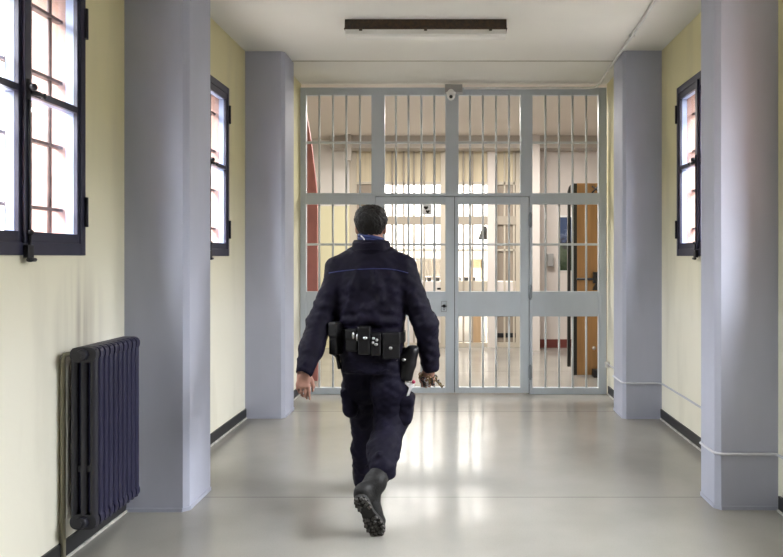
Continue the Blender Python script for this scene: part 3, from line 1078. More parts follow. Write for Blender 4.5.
# ------------------------------------------------------------------ implicit-surface figure
class SDF:
    def __init__(s, lo, hi, h):
        s.lo, s.h = np.array(lo, float), h
        n = [int(math.ceil((hi[i] - lo[i]) / h)) + 1 for i in range(3)]
        s.ax = [s.lo[i] + h * np.arange(n[i]) for i in range(3)]
        s.f = np.full(n, 0.5, np.float32)

    def region(s, lo, hi):
        sl = []
        for i in range(3):
            a = max(0, int((lo[i] - s.lo[i]) / s.h) - 1)
            c = min(len(s.ax[i]), int((hi[i] - s.lo[i]) / s.h) + 3)
            if c <= a:
                return None, None
            sl.append(slice(a, c))
        g = np.meshgrid(*[s.ax[i][sl[i]] for i in range(3)], indexing='ij')
        return tuple(sl), g

    def put(s, sl, d, k, op='u'):
        a = s.f[sl]
        d = d.astype(np.float32)
        if op == 'u':
            if k > 0:
                h = np.clip(0.5 + 0.5 * (a - d) / k, 0, 1)
                r = a * (1 - h) + d * h - k * h * (1 - h)
            else:
                r = np.minimum(a, d)
        elif op == 's':
            d = -d
            if k > 0:
                h = np.clip(0.5 - 0.5 * (a - d) / k, 0, 1)
                r = a * (1 - h) + d * h + k * h * (1 - h)
            else:
                r = np.maximum(a, d)
        s.f[sl] = r

    def cone(s, a, c, ra, rc, k=0.03, op='u'):
        a, c = np.array(a, float), np.array(c, float)
        m = max(ra, rc) + k + 2 * s.h + 0.01
        sl, g = s.region(np.minimum(a, c) - m, np.maximum(a, c) + m)
        if sl is None:
            return s
        ba = c - a
        pa = [g[i] - a[i] for i in range(3)]
        t = np.clip(sum(pa[i] * ba[i] for i in range(3)) / max(1e-9, ba @ ba), 0, 1)
        d = np.sqrt(sum((pa[i] - t * ba[i]) ** 2 for i in range(3))) - (ra + t * (rc - ra))
        s.put(sl, d, k, op)
        return s

    def chain(s, pts, rs, k=0.03, op='u'):
        for i in range(len(pts) - 1):
            s.cone(pts[i], pts[i + 1], rs[i], rs[i + 1], k, op)
        return s

    def ell(s, c, r, k=0.03, op='u', R=None):
        c, r = np.array(c, float), np.array(r, float)
        m = r.max() + k + 2 * s.h + 0.01
        sl, g = s.region(c - m, c + m)
        p = np.stack([g[i] - c[i] for i in range(3)])
        if R is not None:
            Rm = np.array(R.to_3x3() if hasattr(R, 'to_3x3') else R)
            p = np.einsum('ji,j...->i...', Rm, p)
        k0 = np.sqrt(sum((p[i] / r[i]) ** 2 for i in range(3)))
        k1 = np.sqrt(sum((p[i] / r[i] ** 2) ** 2 for i in range(3))) + 1e-9
        s.put(sl, k0 * (k0 - 1) / k1, k, op)
        return s

    def rbox(s, c, hs, rad, k=0.0, op='u', R=None):
        c = np.array(c, float)
        hs = np.array(hs, float)
        m = np.linalg.norm(hs) + rad + k + 2 * s.h
        sl, g = s.region(c - m, c + m)
        p = np.stack([g[i] - c[i] for i in range(3)])
        if R is not None:
            Rm = np.array(R.to_3x3() if hasattr(R, 'to_3x3') else R)
            p = np.einsum('ji,j...->i...', Rm, p)
        q = [np.abs(p[i]) - (hs[i] - rad) for i in range(3)]
        d = np.sqrt(sum(np.maximum(x, 0) ** 2 for x in q)) + np.minimum(np.maximum(np.maximum(q[0], q[1]), q[2]), 0) - rad
        s.put(sl, d, k, op)
        return s

    def loft(s, rows, k=0.03, op='u', n=2.4, cap=0.0):
        """rows (z, cx, cy, a, b) from low z to high z"""
        R = np.array(rows, float)
        m = 0.03 + k
        lo = [(R[:, 1] - R[:, 3]).min() - m, (R[:, 2] - R[:, 4]).min() - m, R[0, 0] - m]
        hi = [(R[:, 1] + R[:, 3]).max() + m, (R[:, 2] + R[:, 4]).max() + m, R[-1, 0] + m]
        sl, g = s.region(lo, hi)
        z = s.ax[2][sl[2]]
        zc = np.clip(z, R[0, 0], R[-1, 0])
        # smooth interpolation
        v = []
        for j in range(1, 5):
            y = np.interp(zc, R[:, 0], R[:, j])
            v.append(y[None, None, :])
        u = (np.abs((g[0] - v[0]) / v[2]) ** n + np.abs((g[1] - v[1]) / v[3]) ** n) ** (1 / n)
        d = (u - 1) * np.minimum(v[2], v[3])
        dz = np.maximum(R[0, 0] - g[2], g[2] - R[-1, 0])
        d = np.maximum(d, dz)
        s.put(sl, d, k, op)
        return s

    def cut(s, nrm, off):
        """keep the half space n.p <= off"""
        g = np.meshgrid(*s.ax, indexing='ij')
        d = sum(nrm[i] * g[i] for i in range(3)) - off
        s.f = np.maximum(s.f, d.astype(np.float32))
        return s

    def mesh(s, name, wr=0.0, smooth=1, fold=None):
        f = s.f
        f[0, :, :] = f[-1, :, :] = 0.5
        f[:, 0, :] = f[:, -1, :] = 0.5
        f[:, :, 0] = f[:, :, -1] = 0.5
        neg = f < 0
        nx, ny, nz = f.shape
        cnt = np.zeros((nx - 1, ny - 1, nz - 1), np.int8)
        acc = np.zeros((nx - 1, ny - 1, nz - 1, 3), np.float32)
        corner = [(i, j, k) for i in (0, 1) for j in (0, 1) for k in (0, 1)]

        def sub(a, c):
            return a[c[0]:nx - 1 + c[0], c[1]:ny - 1 + c[1], c[2]:nz - 1 + c[2]]
        inside = sum(sub(neg, c).astype(np.int8) for c in corner)
        act = (inside > 0) & (inside < 8)
        I = np.argwhere(act)
        pos = np.zeros((len(I), 3))
        num = np.zeros(len(I))
        for a in corner:
            for ax in range(3):
                if a[ax] == 0:
                    c = list(a)
                    c[ax] = 1
                    fa = f[I[:, 0] + a[0], I[:, 1] + a[1], I[:, 2] + a[2]]
                    fb = f[I[:, 0] + c[0], I[:, 1] + c[1], I[:, 2] + c[2]]
                    cr = (fa < 0) != (fb < 0)
                    t = np.where(cr, fa / np.where(cr, fa - fb, 1), 0)
                    p = np.tile(np.array(a, float), (len(I), 1))
                    p[:, ax] += t
                    pos[cr] += p[cr]
                    num[cr] += 1
        V = (pos / num[:, None] + I) * s.h + s.lo
        idx = -np.ones(act.shape, np.int64)
        idx[act] = np.arange(len(I))
        quads = []
        for ax in range(3):
            o1, o2 = [(1, 2), (2, 0), (0, 1)][ax]
            A = [slice(None)] * 3
            B = [slice(None)] * 3
            A[ax] = slice(0, -1)
            B[ax] = slice(1, None)
            ch = neg[tuple(A)] != neg[tuple(B)]
            E = np.argwhere(ch)
            E = E[(E[:, o1] > 0) & (E[:, o2] > 0) & (E[:, o1] < f.shape[o1] - 1) & (E[:, o2] < f.shape[o2] - 1)]
            fl = neg[E[:, 0], E[:, 1], E[:, 2]]
            q = []
            for d1, d2 in ((-1, -1), (0, -1), (0, 0), (-1, 0)):
                C = E.copy()
                C[:, o1] += d1
                C[:, o2] += d2
                q.append(idx[C[:, 0], C[:, 1], C[:, 2]])
            q = np.stack(q, 1)
            q[~fl] = q[~fl][:, ::-1]
            quads.append(q)
        Q = np.concatenate(quads)
        for _ in range(smooth):
            sm = np.zeros_like(V)
            c = np.zeros(len(V))
            for i in range(4):
                a, d = Q[:, i], Q[:, (i + 1) % 4]
                np.add.at(sm, a, V[d])
                np.add.at(sm, d, V[a])
                np.add.at(c, a, 1)
                np.add.at(c, d, 1)
            V = V * 0.5 + 0.5 * sm / c[:, None]
        me = bpy.data.meshes.new(name)
        me.from_pydata(V.tolist(), [], Q.tolist())
        me.update()
        if wr > 0 or fold is not None:
            nr = np.zeros(len(me.vertices) * 3)
            me.vertices.foreach_get('normal', nr)
            nr = nr.reshape(-1, 3)
            dsp = np.zeros(len(V))
            if fold is not None:
                dsp += fold(V)
            if wr > 0:
                for i, p in enumerate(V):
                    dsp[i] += wr * (mnoise.noise(Vector((p[0] * 14, p[1] * 14, p[2] * 26 + p[0] * 12))) +
                                    0.6 * mnoise.noise(Vector((p[0] * 30, p[1] * 30, p[2] * 44 - p[0] * 20 + 5))))
            V = V + nr * dsp[:, None]
            me.vertices.foreach_set('co', V.reshape(-1).astype(np.float32))
            me.update()
        me.polygons.foreach_set('use_smooth', [True] * len(me.polygons))
        return me


BASE = Vector((-0.48, 3.82, 0.0))


def L(px, py, Y):
    """pixel at depth Y -> coordinates relative to the person's base"""
    return np.array(P(px, py, Y) - BASE)


def Lz(x, y, z):
    return np.array((x, y, z), float)


# joints (relative to BASE)
neck = L(371, 246, 3.82)
shL, shR = L(338.5, 269.5, 3.81), L(403.5, 267.8, 3.82)
elL, elR = L(319.5, 323, 3.75), L(426.0, 325, 3.80)
wrL, wrR = L(305, 370, 3.60), L(430.5, 366, 3.84)
hipL, hipR = L(358, 352, 3.82), L(386, 352, 3.82)
knL, knR = L(365, 419, 3.99), L(391, 421, 3.84)
anL, anR = L(365, 478, 4.10), L(375.5, 482, 3.47)
heel_c = L(361.5, 500, 3.36)
toe_c = L(377.5, 527, 3.44)


def hand_left(s):
    """left hand hanging open, its back to the viewer"""
    Y = 3.60
    w = wrL
    s.cone(w - (wrL - elL) * 0.2, L(304.5, 374, Y), 0.026, 0.025, 0.02)
    s.rbox((L(303.2, 380, Y)), (0.037, 0.014, 0.046), 0.013, 0.02, R=Matrix.Rotation(math.radians(6), 3, 'Y'))
    fingers = [
        [(297.6, 384, 0.005), (297.2, 388.5, 0.0), (298.8, 392.0, 0.022), (300.8, 393.5, 0.034)],
        [(301.2, 386, 0.0), (301.0, 391.5, 0.0), (302.4, 395.6, 0.020), (304.0, 396.6, 0.036)],
        [(305.0, 386.5, 0.0), (305.0, 392.0, -0.004), (305.8, 396.6, 0.010), (307.2, 398.8, 0.024)],
        [(308.8, 386, 0.0), (309.2, 391.0, -0.002), (309.2, 395.4, 0.006), (310.0, 399.4, 0.012)],
    ]
    for i, f in enumerate(fingers):
        r = [0.0095, 0.0088, 0.0078, 0.0068] if i else [0.0085, 0.0078, 0.007, 0.006]
        s.chain([L(a, c, Y + d) for a, c, d in f], r, 0.004)
        s.ell(L(f[0][0], f[0][1], Y - 0.006 + f[0][2]), (0.010, 0.010, 0.010), 0.008)
    s.chain([L(309, 376, Y + 0.012), L(312.2, 381.5, Y + 0.022), L(313.2, 386.6, Y + 0.026), L(312.6, 391, Y + 0.028)], [0.015, 0.0115, 0.0098, 0.0078], 0.008)


def hand_right(s):
    """right hand half closed round the key ring"""
    Y = 3.845
    s.cone(wrR - (wrR - elR) * 0.2, L(429, 371, Y), 0.026, 0.025, 0.02)
    s.rbox(L(428.5, 376.0, Y), (0.036, 0.014, 0.040), 0.013, 0.02)
    xs = [422.6, 426.2, 429.9, 433.6]
    ln = [1.0, 1.12, 1.06, 0.88]
    for i, x in enumerate(xs):
        l = ln[i]
        pts = [L(x, 379.5, Y - 0.002), L(x - 0.3, 379.5 + 5.0 * l, Y + 0.008), L(x - 0.2, 379.5 + 6.6 * l, Y + 0.034), L(x + 0.3, 379.5 + 3.0 * l, Y + 0.050)]
        s.chain(pts, [0.0096, 0.0088, 0.0078, 0.0068], 0.004)
        s.ell(L(x, 379.5, Y - 0.006), (0.010, 0.010, 0.010), 0.008)
    s.chain([L(424, 372.5, Y + 0.016), L(420.6, 376.5, Y + 0.028), L(420.8, 381.0, Y + 0.040), L(422.6, 384.0, Y + 0.050)], [0.015, 0.0115, 0.0098, 0.0078], 0.008)


def head_sdf(s):
    hc = L(371, 223, 3.82)
    x, y, z = hc
    s.ell((x, y - 0.008, z + 0.002), (0.075, 0.093, 0.083), 0.0)                 # cranium
    s.ell((x, y + 0.035, z - 0.055), (0.062, 0.062, 0.078), 0.03)                # face
    s.ell((x, y + 0.075, z - 0.108), (0.026, 0.022, 0.020), 0.03)                # chin
    s.ell((x, y + 0.070, z + 0.012), (0.055, 0.022, 0.022), 0.03)                # brow
    s.cone((x, y + 0.095, z - 0.005), (x, y + 0.116, z - 0.045), 0.007, 0.012, 0.012)   # nose
    for q in (-1, 1):
        s.ell((x + q * 0.013, y + 0.104, z - 0.048), (0.009, 0.009, 0.007), 0.006)
        s.ell((x + q * 0.031, y + 0.100, z - 0.006), (0.017, 0.012, 0.010), 0.012, 's')   # eye sockets
        s.ell((x + q * 0.045, y + 0.068, z - 0.035), (0.02, 0.02, 0.018), 0.025)          # cheek
        s.ell((x + q * 0.081, y - 0.002, z - 0.036), (0.009, 0.019, 0.031), 0.006, R=Matrix.Rotation(q * 0.35, 3, 'Z'))  # ears
        s.ell((x + q * 0.089, y + 0.004, z - 0.034), (0.004, 0.010, 0.018), 0.004, 's')
    s.ell((x, y + 0.100, z - 0.074), (0.024, 0.008, 0.006), 0.006)               # lips
    s.ell((x, y + 0.098, z - 0.085), (0.021, 0.009, 0.006), 0.006)
    s.ell((x, y + 0.110, z - 0.0795), (0.022, 0.008, 0.0016), 0.003, 's')
    s.chain([(x, y - 0.022, z - 0.05), neck + Lz(0, -0.01, -0.03)], [0.060, 0.066], 0.03)
    return hc


# --- body: head, torso, arms, hands and legs as one continuous surface
s = SDF((-0.46, -0.56, -0.02), (0.44, 0.62, 1.80), 0.0058)
hc = head_sdf(s)
s.loft([(0.84, 0, 0, 0.145, 0.10), (0.95, 0, 0, 0.15, 0.10), (1.08, 0, 0, 0.135, 0.085), (1.25, 0, 0, 0.16, 0.10), (1.38, 0, 0, 0.17, 0.095), (1.45, 0, 0, 0.10, 0.07)], 0.05)
s.cone(neck, shL, 0.05, 0.055, 0.05)
s.cone(neck, shR, 0.05, 0.055, 0.05)
s.chain([shL, elL, wrL], [0.052, 0.040, 0.026], 0.03)
s.chain([shR, elR, wrR], [0.052, 0.040, 0.026], 0.03)
hand_left(s)
hand_right(s)
s.chain([hipL, knL, anL, anL + Lz(0, 0, -0.03)], [0.082, 0.054, 0.038, 0.036], 0.04)
s.chain([hipR, knR, anR], [0.082, 0.054, 0.034], 0.03)
s.chain([anL + Lz(0, -0.02, -0.045), anL + Lz(0.005, 0.17, -0.06)], [0.03, 0.026], 0.03)
upR = np.array((0.05, 0.90, 0.36)) / np.linalg.norm((0.05, 0.90, 0.36))
s.chain([anR, heel_c * 0.9 + toe_c * 0.1 + upR * 0.05, heel_c * 0.1 + toe_c * 0.9 + upR * 0.035], [0.034, 0.024, 0.02], 0.01)
man = link('person', s.mesh('person', smooth=2), M['skin'], None, BASE)
tag(man, 'dark-haired person in a navy guard uniform walking away towards the gate', 'person')

for q in (-1, 1):
    b = MB()
    b.ball(BASE + Vector((hc[0] + q * 0.031, hc[1] + 0.089, hc[2] - 0.006)), 0.0115, 12)
    b.build('eye', M['eye'], man)

# --- hair
s = SDF(hc - 0.16, hc + 0.16, 0.0045)
x, y, z = hc
s.ell((x + 0.001, y - 0.014, z + 0.016), (0.0950, 0.106, 0.084), 0.0)
s.ell((x + 0.010, y + 0.035, z + 0.062), (0.068, 0.068, 0.042), 0.03)
s.ell((x - 0.03, y + 0.02, z + 0.055), (0.055, 0.07, 0.04), 0.03)
s.ell((x, y - 0.042, z - 0.030), (0.070, 0.055, 0.062), 0.025)
s.ell((x, y + 0.12, z - 0.07), (0.10, 0.105, 0.115), 0.015, 's')
s.ell((x - 0.10, y + 0.02, z - 0.075), (0.045, 0.055, 0.055), 0.01, 's')
s.ell((x + 0.10, y + 0.02, z - 0.075), (0.045, 0.055, 0.055), 0.01, 's')


def hair_fold(V):
    out = np.zeros(len(V))
    for i, p in enumerate(V):
        out[i] = 0.0035 * mnoise.noise(Vector((p[0] * 60, p[1] * 60, p[2] * 30))) + 0.0035 * mnoise.noise(Vector((p[0] * 120 + p[2] * 60, p[1] * 120, p[2] * 60)))
    return out


hr = link('hair', s.mesh('hair', smooth=1, fold=hair_fold), M['hair'], man)
hr.location = (0, 0, 0)

# --- blue cloth at the neck
b = MB()
pts = []
for i in range(28):
    a = 2 * PI * i / 28
    pts.append(BASE + Vector((neck[0] + 0.001 + 0.066 * math.cos(a), neck[1] - 0.012 + 0.064 * math.sin(a), 1.572 - 0.012 * math.cos(a) - 0.004 * math.sin(a))))
b.tube(pts, 0.0125, 10, closed=True)
pts = [p + Vector((0, 0, -0.02)) for p in pts]
b.tube(pts, 0.0125, 10, closed=True)
sc2 = b.build('neck_scarf', M['scarf'], man)
tag(sc2, 'royal blue cloth round the neck')
b = MB()
p = BASE + Vector((neck[0] - 0.040, neck[1] - 0.078, 1.574))
b.tube([p + Vector((-0.008, 0.008, 0.006)), p, p + Vector((0.012, -0.006, -0.012)), p + Vector((0.008, -0.007, -0.034))], 0.004, 8)
b.build('tie_end', M['cloth'], sc2)

# --- jacket
s = SDF((-0.46, -0.42, 0.76), (0.44, 0.26, 1.62), 0.0065)
s.loft([(0.862, 0.004, 0, 0.176, 0.128), (0.90, 0.004, 0, 0.186, 0.135), (1.00, 0.0, 0, 0.190, 0.130), (1.06, 0.0, 0, 0.192, 0.124), (1.10, 0, 0.002, 0.198, 0.132), (1.165, 0.002, 0.0, 0.196, 0.13), (1.25, 0.0, 0, 0.205, 0.132),
        (1.34, 0, 0, 0.21, 0.130), (1.40, 0, 0, 0.19, 0.115), (1.445, 0, -0.003, 0.150, 0.098), (1.485, 0, -0.005, 0.112, 0.092)], 0.0, n=2.5)
s.chain([neck + Lz(-0.05, 0, -0.05), shL], [0.07, 0.070], 0.04)
s.chain([neck + Lz(0.05, 0, -0.05), shR], [0.07, 0.068], 0.04)
midL = (shL + elL) / 2 + Lz(0.010, 0, 0)
midR = (shR + elR) / 2 + Lz(-0.006, 0, 0)
fL = elL * 0.45 + wrL * 0.55
fR = elR * 0.45 + wrR * 0.55
s.chain([shL, midL, elL, fL, wrL], [0.074, 0.068, 0.070, 0.066, 0.050], 0.03)
s.chain([shR, midR, elR, fR, wrR], [0.074, 0.068, 0.072, 0.056, 0.053], 0.03)
# sleeve folds
for (a, c, d, wv, sgn) in ((shL, elL, elL, 0.010, 1), (shR, elR, elR, 0.010, -1)):
    pass
# deep folds across the back as rolls of cloth
rl = [
    ((-0.13, -0.115, 1.16), (0.02, -0.138, 1.17), (0.14, -0.118, 1.26)),
    ((-0.15, -0.105, 1.10), (-0.02, -0.138, 1.105), (0.12, -0.125, 1.16)),
    ((-0.10, -0.125, 1.20), (-0.085, -0.128, 1.30), (-0.07, -0.125, 1.37)),
    ((0.15, -0.105, 1.09), (0.06, -0.132, 1.10), (-0.04, -0.138, 1.13)),
    ((0.08, -0.132, 1.22), (0.055, -0.132, 1.30), (0.03, -0.125, 1.38)),
]
for r_ in rl:
    s.chain([np.array(p) for p in r_], [0.008, 0.014, 0.006], 0.035)
for (A, B_, offs) in ((shL, elL, (0.45, 0.65, 0.85, 1.0)), (shR, elR, (0.45, 0.65, 0.85, 1.0))):
    for i, t in enumerate(offs):
        p = A + (B_ - A) * t
        q = 1 if i % 2 else -1
        s.chain([p + Lz(-0.062, -0.02, 0.014 * q), p + Lz(0.0, -0.066, 0.0), p + Lz(0.06, -0.02, -0.018 * q)], [0.006, 0.009, 0.006], 0.022)
for (A, B_, rr) in ((elL, wrL, 0.058), (elR, wrR, 0.054)):
    for t in (0.3, 0.55, 0.8):
        p = A + (B_ - A) * t
        s.chain([p + Lz(-rr, -0.01, 0.01), p + Lz(0, -rr, -0.006), p + Lz(rr, -0.01, 0.012)], [0.005, 0.008, 0.005], 0.018)
# hollow the cuffs and the neck so that skin shows inside
for (e_, w_) in ((elL, wrL), (elR, wrR)):
    d_ = (w_ - e_) / np.linalg.norm(w_ - e_)
    s.cone(w_ + d_ * 0.022, w_ + d_ * 0.12, 0.036, 0.05, 0.0, 's')
dL = (wrL - elL) / np.linalg.norm(wrL - elL)
dR = (wrR - elR) / np.linalg.norm(wrR - elR)
jk = link('jacket', None or s.mesh('jacket', wr=0.0048, smooth=2), M['navy'], man)
jk.location = (0, 0, 0)
tag(jk, 'navy uniform jacket with blue yoke seam')

# collar
s = SDF((-0.16, -0.18, 1.44), (0.16, 0.16, 1.62), 0.005)
s.loft([(1.47, 0, -0.005, 0.112, 0.092), (1.50, 0, -0.008, 0.110, 0.095), (1.54, 0.001, -0.010, 0.109, 0.097), (1.557, 0.001, -0.010, 0.100, 0.090)], 0.0, n=2.2)
s.loft([(1.525, 0.001, -0.010, 0.074, 0.072), (1.62, 0.001, -0.010, 0.080, 0.078)], 0.0, 's', n=2.0)
co = link('collar', s.mesh('collar', wr=0.0016, smooth=2), M['navy'], jk)
co.location = (0, 0, 0)
b = MB()
pts = []
for i in range(40):
    a = 2 * PI * i / 40
    pts.append(BASE + Vector((0.112 * math.cos(a), -0.008 + 0.097 * math.sin(a), 1.499 + 0.003 * math.sin(3 * a))))
b.tube(pts, 0.004, 6, closed=True)
b.build('collar_seam', M['navy'], jk)

# yoke piping laid on the back by ray casting
bpy.context.view_layer.update()


def on_back(px, py, o=jk, lift=0.0015):
    cam = Vector((0, 0, CH)) - BASE
    d = (P(px, py, 3.8) - BASE - cam).normalized()
    hit, loc, nor, _ = o.ray_cast(cam, d)
    return (loc + nor * lift + BASE, nor) if hit else (None, None)


line = [(329, 273.0), (334, 272.1), (339, 271.3), (345.6, 270.5), (352, 269.9), (359, 269.4), (366, 269.1), (373, 268.9), (380, 268.8), (386, 268.9), (392, 269.4), (398, 270.4), (403, 271.6), (408, 273.0)]
pts = [on_back(*p)[0] for p in line]
pts = [p for p in pts if p is not None]
b = MB()
b.tube(pts, 0.0024, 6)
b.build('yoke_piping', M['piping'], jk)

# --- trousers
s = SDF((-0.28, -0.42, 0.0), (0.28, 0.45, 1.02), 0.0065)
s.loft([(0.80, 0.0, 0.0, 0.165, 0.125), (0.88, 0.0, 0, 0.172, 0.128), (1.0, 0, 0, 0.165, 0.115)], 0.0, n=2.4)
s.chain([hipL + Lz(0.0, 0, 0), hipL * 0.5 + knL * 0.5 + Lz(-0.012, -0.01, 0), knL, knL * 0.5 + anL * 0.5 + Lz(0, -0.02, 0), L(365, 480, 4.08)], [0.094, 0.098, 0.080, 0.076, 0.066], 0.035)
midt = hipR * 0.5 + knR * 0.5 + Lz(0.008, -0.012, 0)
shk = knR * 0.5 + anR * 0.5
cuf = knR * 0.20 + anR * 0.80 + Lz(0.02, 0, 0)
s.chain([hipR, midt, knR, shk, cuf], [0.096, 0.104, 0.094, 0.088, 0.074], 0.035)
# folds behind the knees and at the seat
for (c, rr) in ((knR, 0.09), (knL, 0.078)):
    for dz_, q in ((0.05, 1), (0.015, -1), (-0.025, 1)):
        s.chain([c + Lz(-rr, -0.015, dz_ + 0.012 * q), c + Lz(0, -rr - 0.002, dz_ - 0.006), c + Lz(rr, -0.015, dz_ + 0.014 * q)], [0.006, 0.010, 0.006], 0.022)
for t in (0.25, 0.5, 0.8):
    p = knL + (anL - knL) * t
    s.chain([p + Lz(-0.074, -0.01, 0.012), p + Lz(0, -0.078, -0.008), p + Lz(0.07, -0.01, 0.01)], [0.007, 0.010, 0.006], 0.02)
for t in (0.3, 0.55, 0.72):
    p = knR + (anR - knR) * t
    s.chain([p + Lz(-0.08, 0.0, -0.02), p + Lz(0.0, -0.05, 0.068), p + Lz(0.078, 0.0, 0.03)], [0.006, 0.009, 0.006], 0.02)
tr = link('trousers', s.mesh('trousers', wr=0.0065, smooth=2), M['trouser'], man)
tr.location = (0, 0, 0)
tag(tr, 'loose navy cargo trousers')
for (c, hs, rz, nm) in ((L(404.5, 408, 3.83), (0.052, 0.080, 0.095), 0.10, 'cargo_pocket'), (L(350.5, 400, 3.88), (0.045, 0.075, 0.095), -0.12, 'cargo_pocket')):
    s = SDF(c - 0.17, c + 0.17, 0.006)
    R = Matrix.Rotation(rz, 3, 'Y')
    s.rbox(c, hs, 0.040, 0.0, R=R)
    s.rbox(c + Lz(0.002 if rz > 0 else -0.002, 0, 0.055), (hs[0] + 0.003, hs[1] + 0.003, 0.030), 0.020, 0.01, R=R)
    o = link(nm, s.mesh(nm, wr=0.005, smooth=2), M['trouser'], tr)
    o.location = (0, 0, 0)
# hip pocket seams on the seat
for x0 in (-0.10, 0.045):
    b = MB()
    pts = []
    for i in range(9):
        px = VX + (BASE.x + x0 + 0.07 * i / 8) / 3.7 * F
        q = on_back(px, 371 + 0.8 * math.sin(i * 0.8), tr, 0.001)[0]
        if q is not None:
            pts.append(q)
    if len(pts) > 2:
        b.tube(pts, 0.003, 6)
        b.build('pocket_seam', M['trouser'], tr)


# --- boots
def boot(heel, toe, sn, ankle, top, label):
    """heel, toe: centres on the sole plane; sn: outward normal of the sole; local coordinates"""
    ax = toe - heel
    ln = np.linalg.norm(ax)
    ax = ax / ln
    sn = sn - ax * (sn @ ax)
    sn = sn / np.linalg.norm(sn)
    sd = np.cross(ax, sn)
    up = -sn
    pt = lambda t, u, w: heel + ax * t * ln + up * u + sd * w
    allp = np.array([pt(-0.25, 0, 0), pt(1.3, 0, 0), top, ankle])
    s = SDF(allp.min(0) - 0.11, allp.max(0) + 0.11, 0.005)
    s.ell(pt(0.0, 0.048, 0), (0.040, 0.040, 0.046), 0.0)
    s.chain([pt(0.0, 0.05, 0), pt(0.55, 0.05, 0), pt(0.95, 0.034, 0)], [0.038, 0.040, 0.034], 0.03)
    s.chain([pt(0.7, 0.03, -0.018), pt(1.0, 0.026, -0.012)], [0.028, 0.024], 0.03)
    s.chain([pt(0.7, 0.03, 0.018), pt(1.0, 0.026, 0.012)], [0.028, 0.024], 0.03)
    s.cone(ankle, pt(0.5, 0.055, 0), 0.048, 0.036, 0.03)
    s.chain([pt(0.08, 0.07, 0), ankle, top], [0.045, 0.050, 0.056], 0.03)
    for t in (0.25, 0.5, 0.75, 1.0):
        p = ankle + (top - ankle) * t
        s.chain([p + sd * 0.054 + ax * 0.014, p + sn * 0.054, p - sd * 0.054 - ax * 0.012], [0.005, 0.010, 0.005], 0.006)
    # trim what lies below the sole plane
    g = np.meshgrid(*s.ax, indexing='ij')
    d = sum((g[i] - heel[i]) * sn[i] for i in range(3)) + 0.002
    s.f = np.maximum(s.f, d.astype(np.float32))
    bo = link('boot', s.mesh('boot', wr=0.0032, smooth=1), M['boot'], man)
    bo.location = (0, 0, 0)
    tag(bo, label)
    # outline of the sole: waisted shape
    prof = [(-0.17, 0.0), (-0.15, 0.022), (-0.08, 0.034), (0.05, 0.038), (0.20, 0.036), (0.40, 0.033), (0.60, 0.040), (0.80, 0.049), (0.98, 0.050), (1.12, 0.042), (1.22, 0.026), (1.26, 0.0)]

    def outline(sc, u, asym=0.006):
        r = [pt(0.52 + (t - 0.52) * sc, u, w * sc + asym * max(0, t)) for t, w in prof]
        l = [pt(0.52 + (t - 0.52) * sc, u, -w * sc + asym * max(0, t)) for t, w in prof[1:-1]][::-1]
        return [Vector(p) + BASE for p in r + l]
    b = MB()
    b.prism(outline(1.0, 0.006), tuple(-sn * -0.018))
    # lugs
    hk = 0.012

    def lug(t, w, st, sw, rot=0.0):
        c, s_ = math.cos(rot), math.sin(rot)
        q = []
        for (i, j) in ((-1, -1), (1, -1), (1, 1), (-1, 1)):
            a, e = i * st, j * sw
            a2, e2 = a * c - e * s_, a * s_ + e * c
            q.append(Vector(heel + ax * (t * ln + a2) + sd * (w + e2 + 0.006 * max(0, t)) + sn * 0.010) + BASE)
        b.prism(q, tuple(sn * hk), 1)
    for t, w in prof[1:-1]:
        if 0.25 < t < 0.5:
            continue
        for q in (-1, 1):
            lug(0.52 + (t - 0.52) * 0.94, q * (w - 0.008), 0.0085, 0.0075, q * 0.3)
    for t in (0.0, 0.13, 0.62, 0.74, 0.86, 0.98, 1.10):
        for q in (-1, 1):
            lug(t, q * 0.013, 0.006, 0.009, q * 0.55)
    b.build('sole', [M['sole'], M['lug']], bo)
    return bo


snR = np.array((-0.05, -0.90, -0.36))
boot(heel_c, toe_c, snR, anR, cuf + (cuf - knR) * -0.05, 'raised rear black boot showing its lugged sole')
hL = L(361.5, 491.5, 4.08)
hL[2] = 0.022
tL = hL + Lz(0.012, 0.205, 0)
boot(hL, tL, np.array((0, 0, -1.0)), hL + Lz(0.0, 0.03, 0.10), hL + Lz(0.006, 0.03, 0.20), 'forward black boot flat on the floor')

# --- duty belt with its gear
belt = None
b = MB()
zb = 1.012
n = 48
ring = []
for i in range(n):
    a = 2 * PI * i / n
    ca, sa = math.cos(a), math.sin(a)
    ex_ = 2 / 2.5
    ring.append((0.199 * math.copysign(abs(ca) ** ex_, ca), 0.137 * math.copysign(abs(sa) ** ex_, sa)))
bm = b.bm
vs = []
for (x_, y_) in ring:
    col = []
    for (k_, z_) in ((0.965, zb - 0.03), (1.0, zb - 0.03), (1.0, zb + 0.03), (0.965, zb + 0.03)):
        col.append(bm.verts.new(BASE + Vector((x_ * k_, y_ * k_, z_ - 0.012 * x_ / 0.2))))
    vs.append(col)
for i in range(n):
    j = (i + 1) % n
    for k_ in range(4):
        bm.faces.new((vs[i][k_], vs[j][k_], vs[j][(k_ + 1) % 4], vs[i][(k_ + 1) % 4]))
belt = b.build('duty_belt', M['leather'], man)
tag(belt, 'black duty belt with pouches')


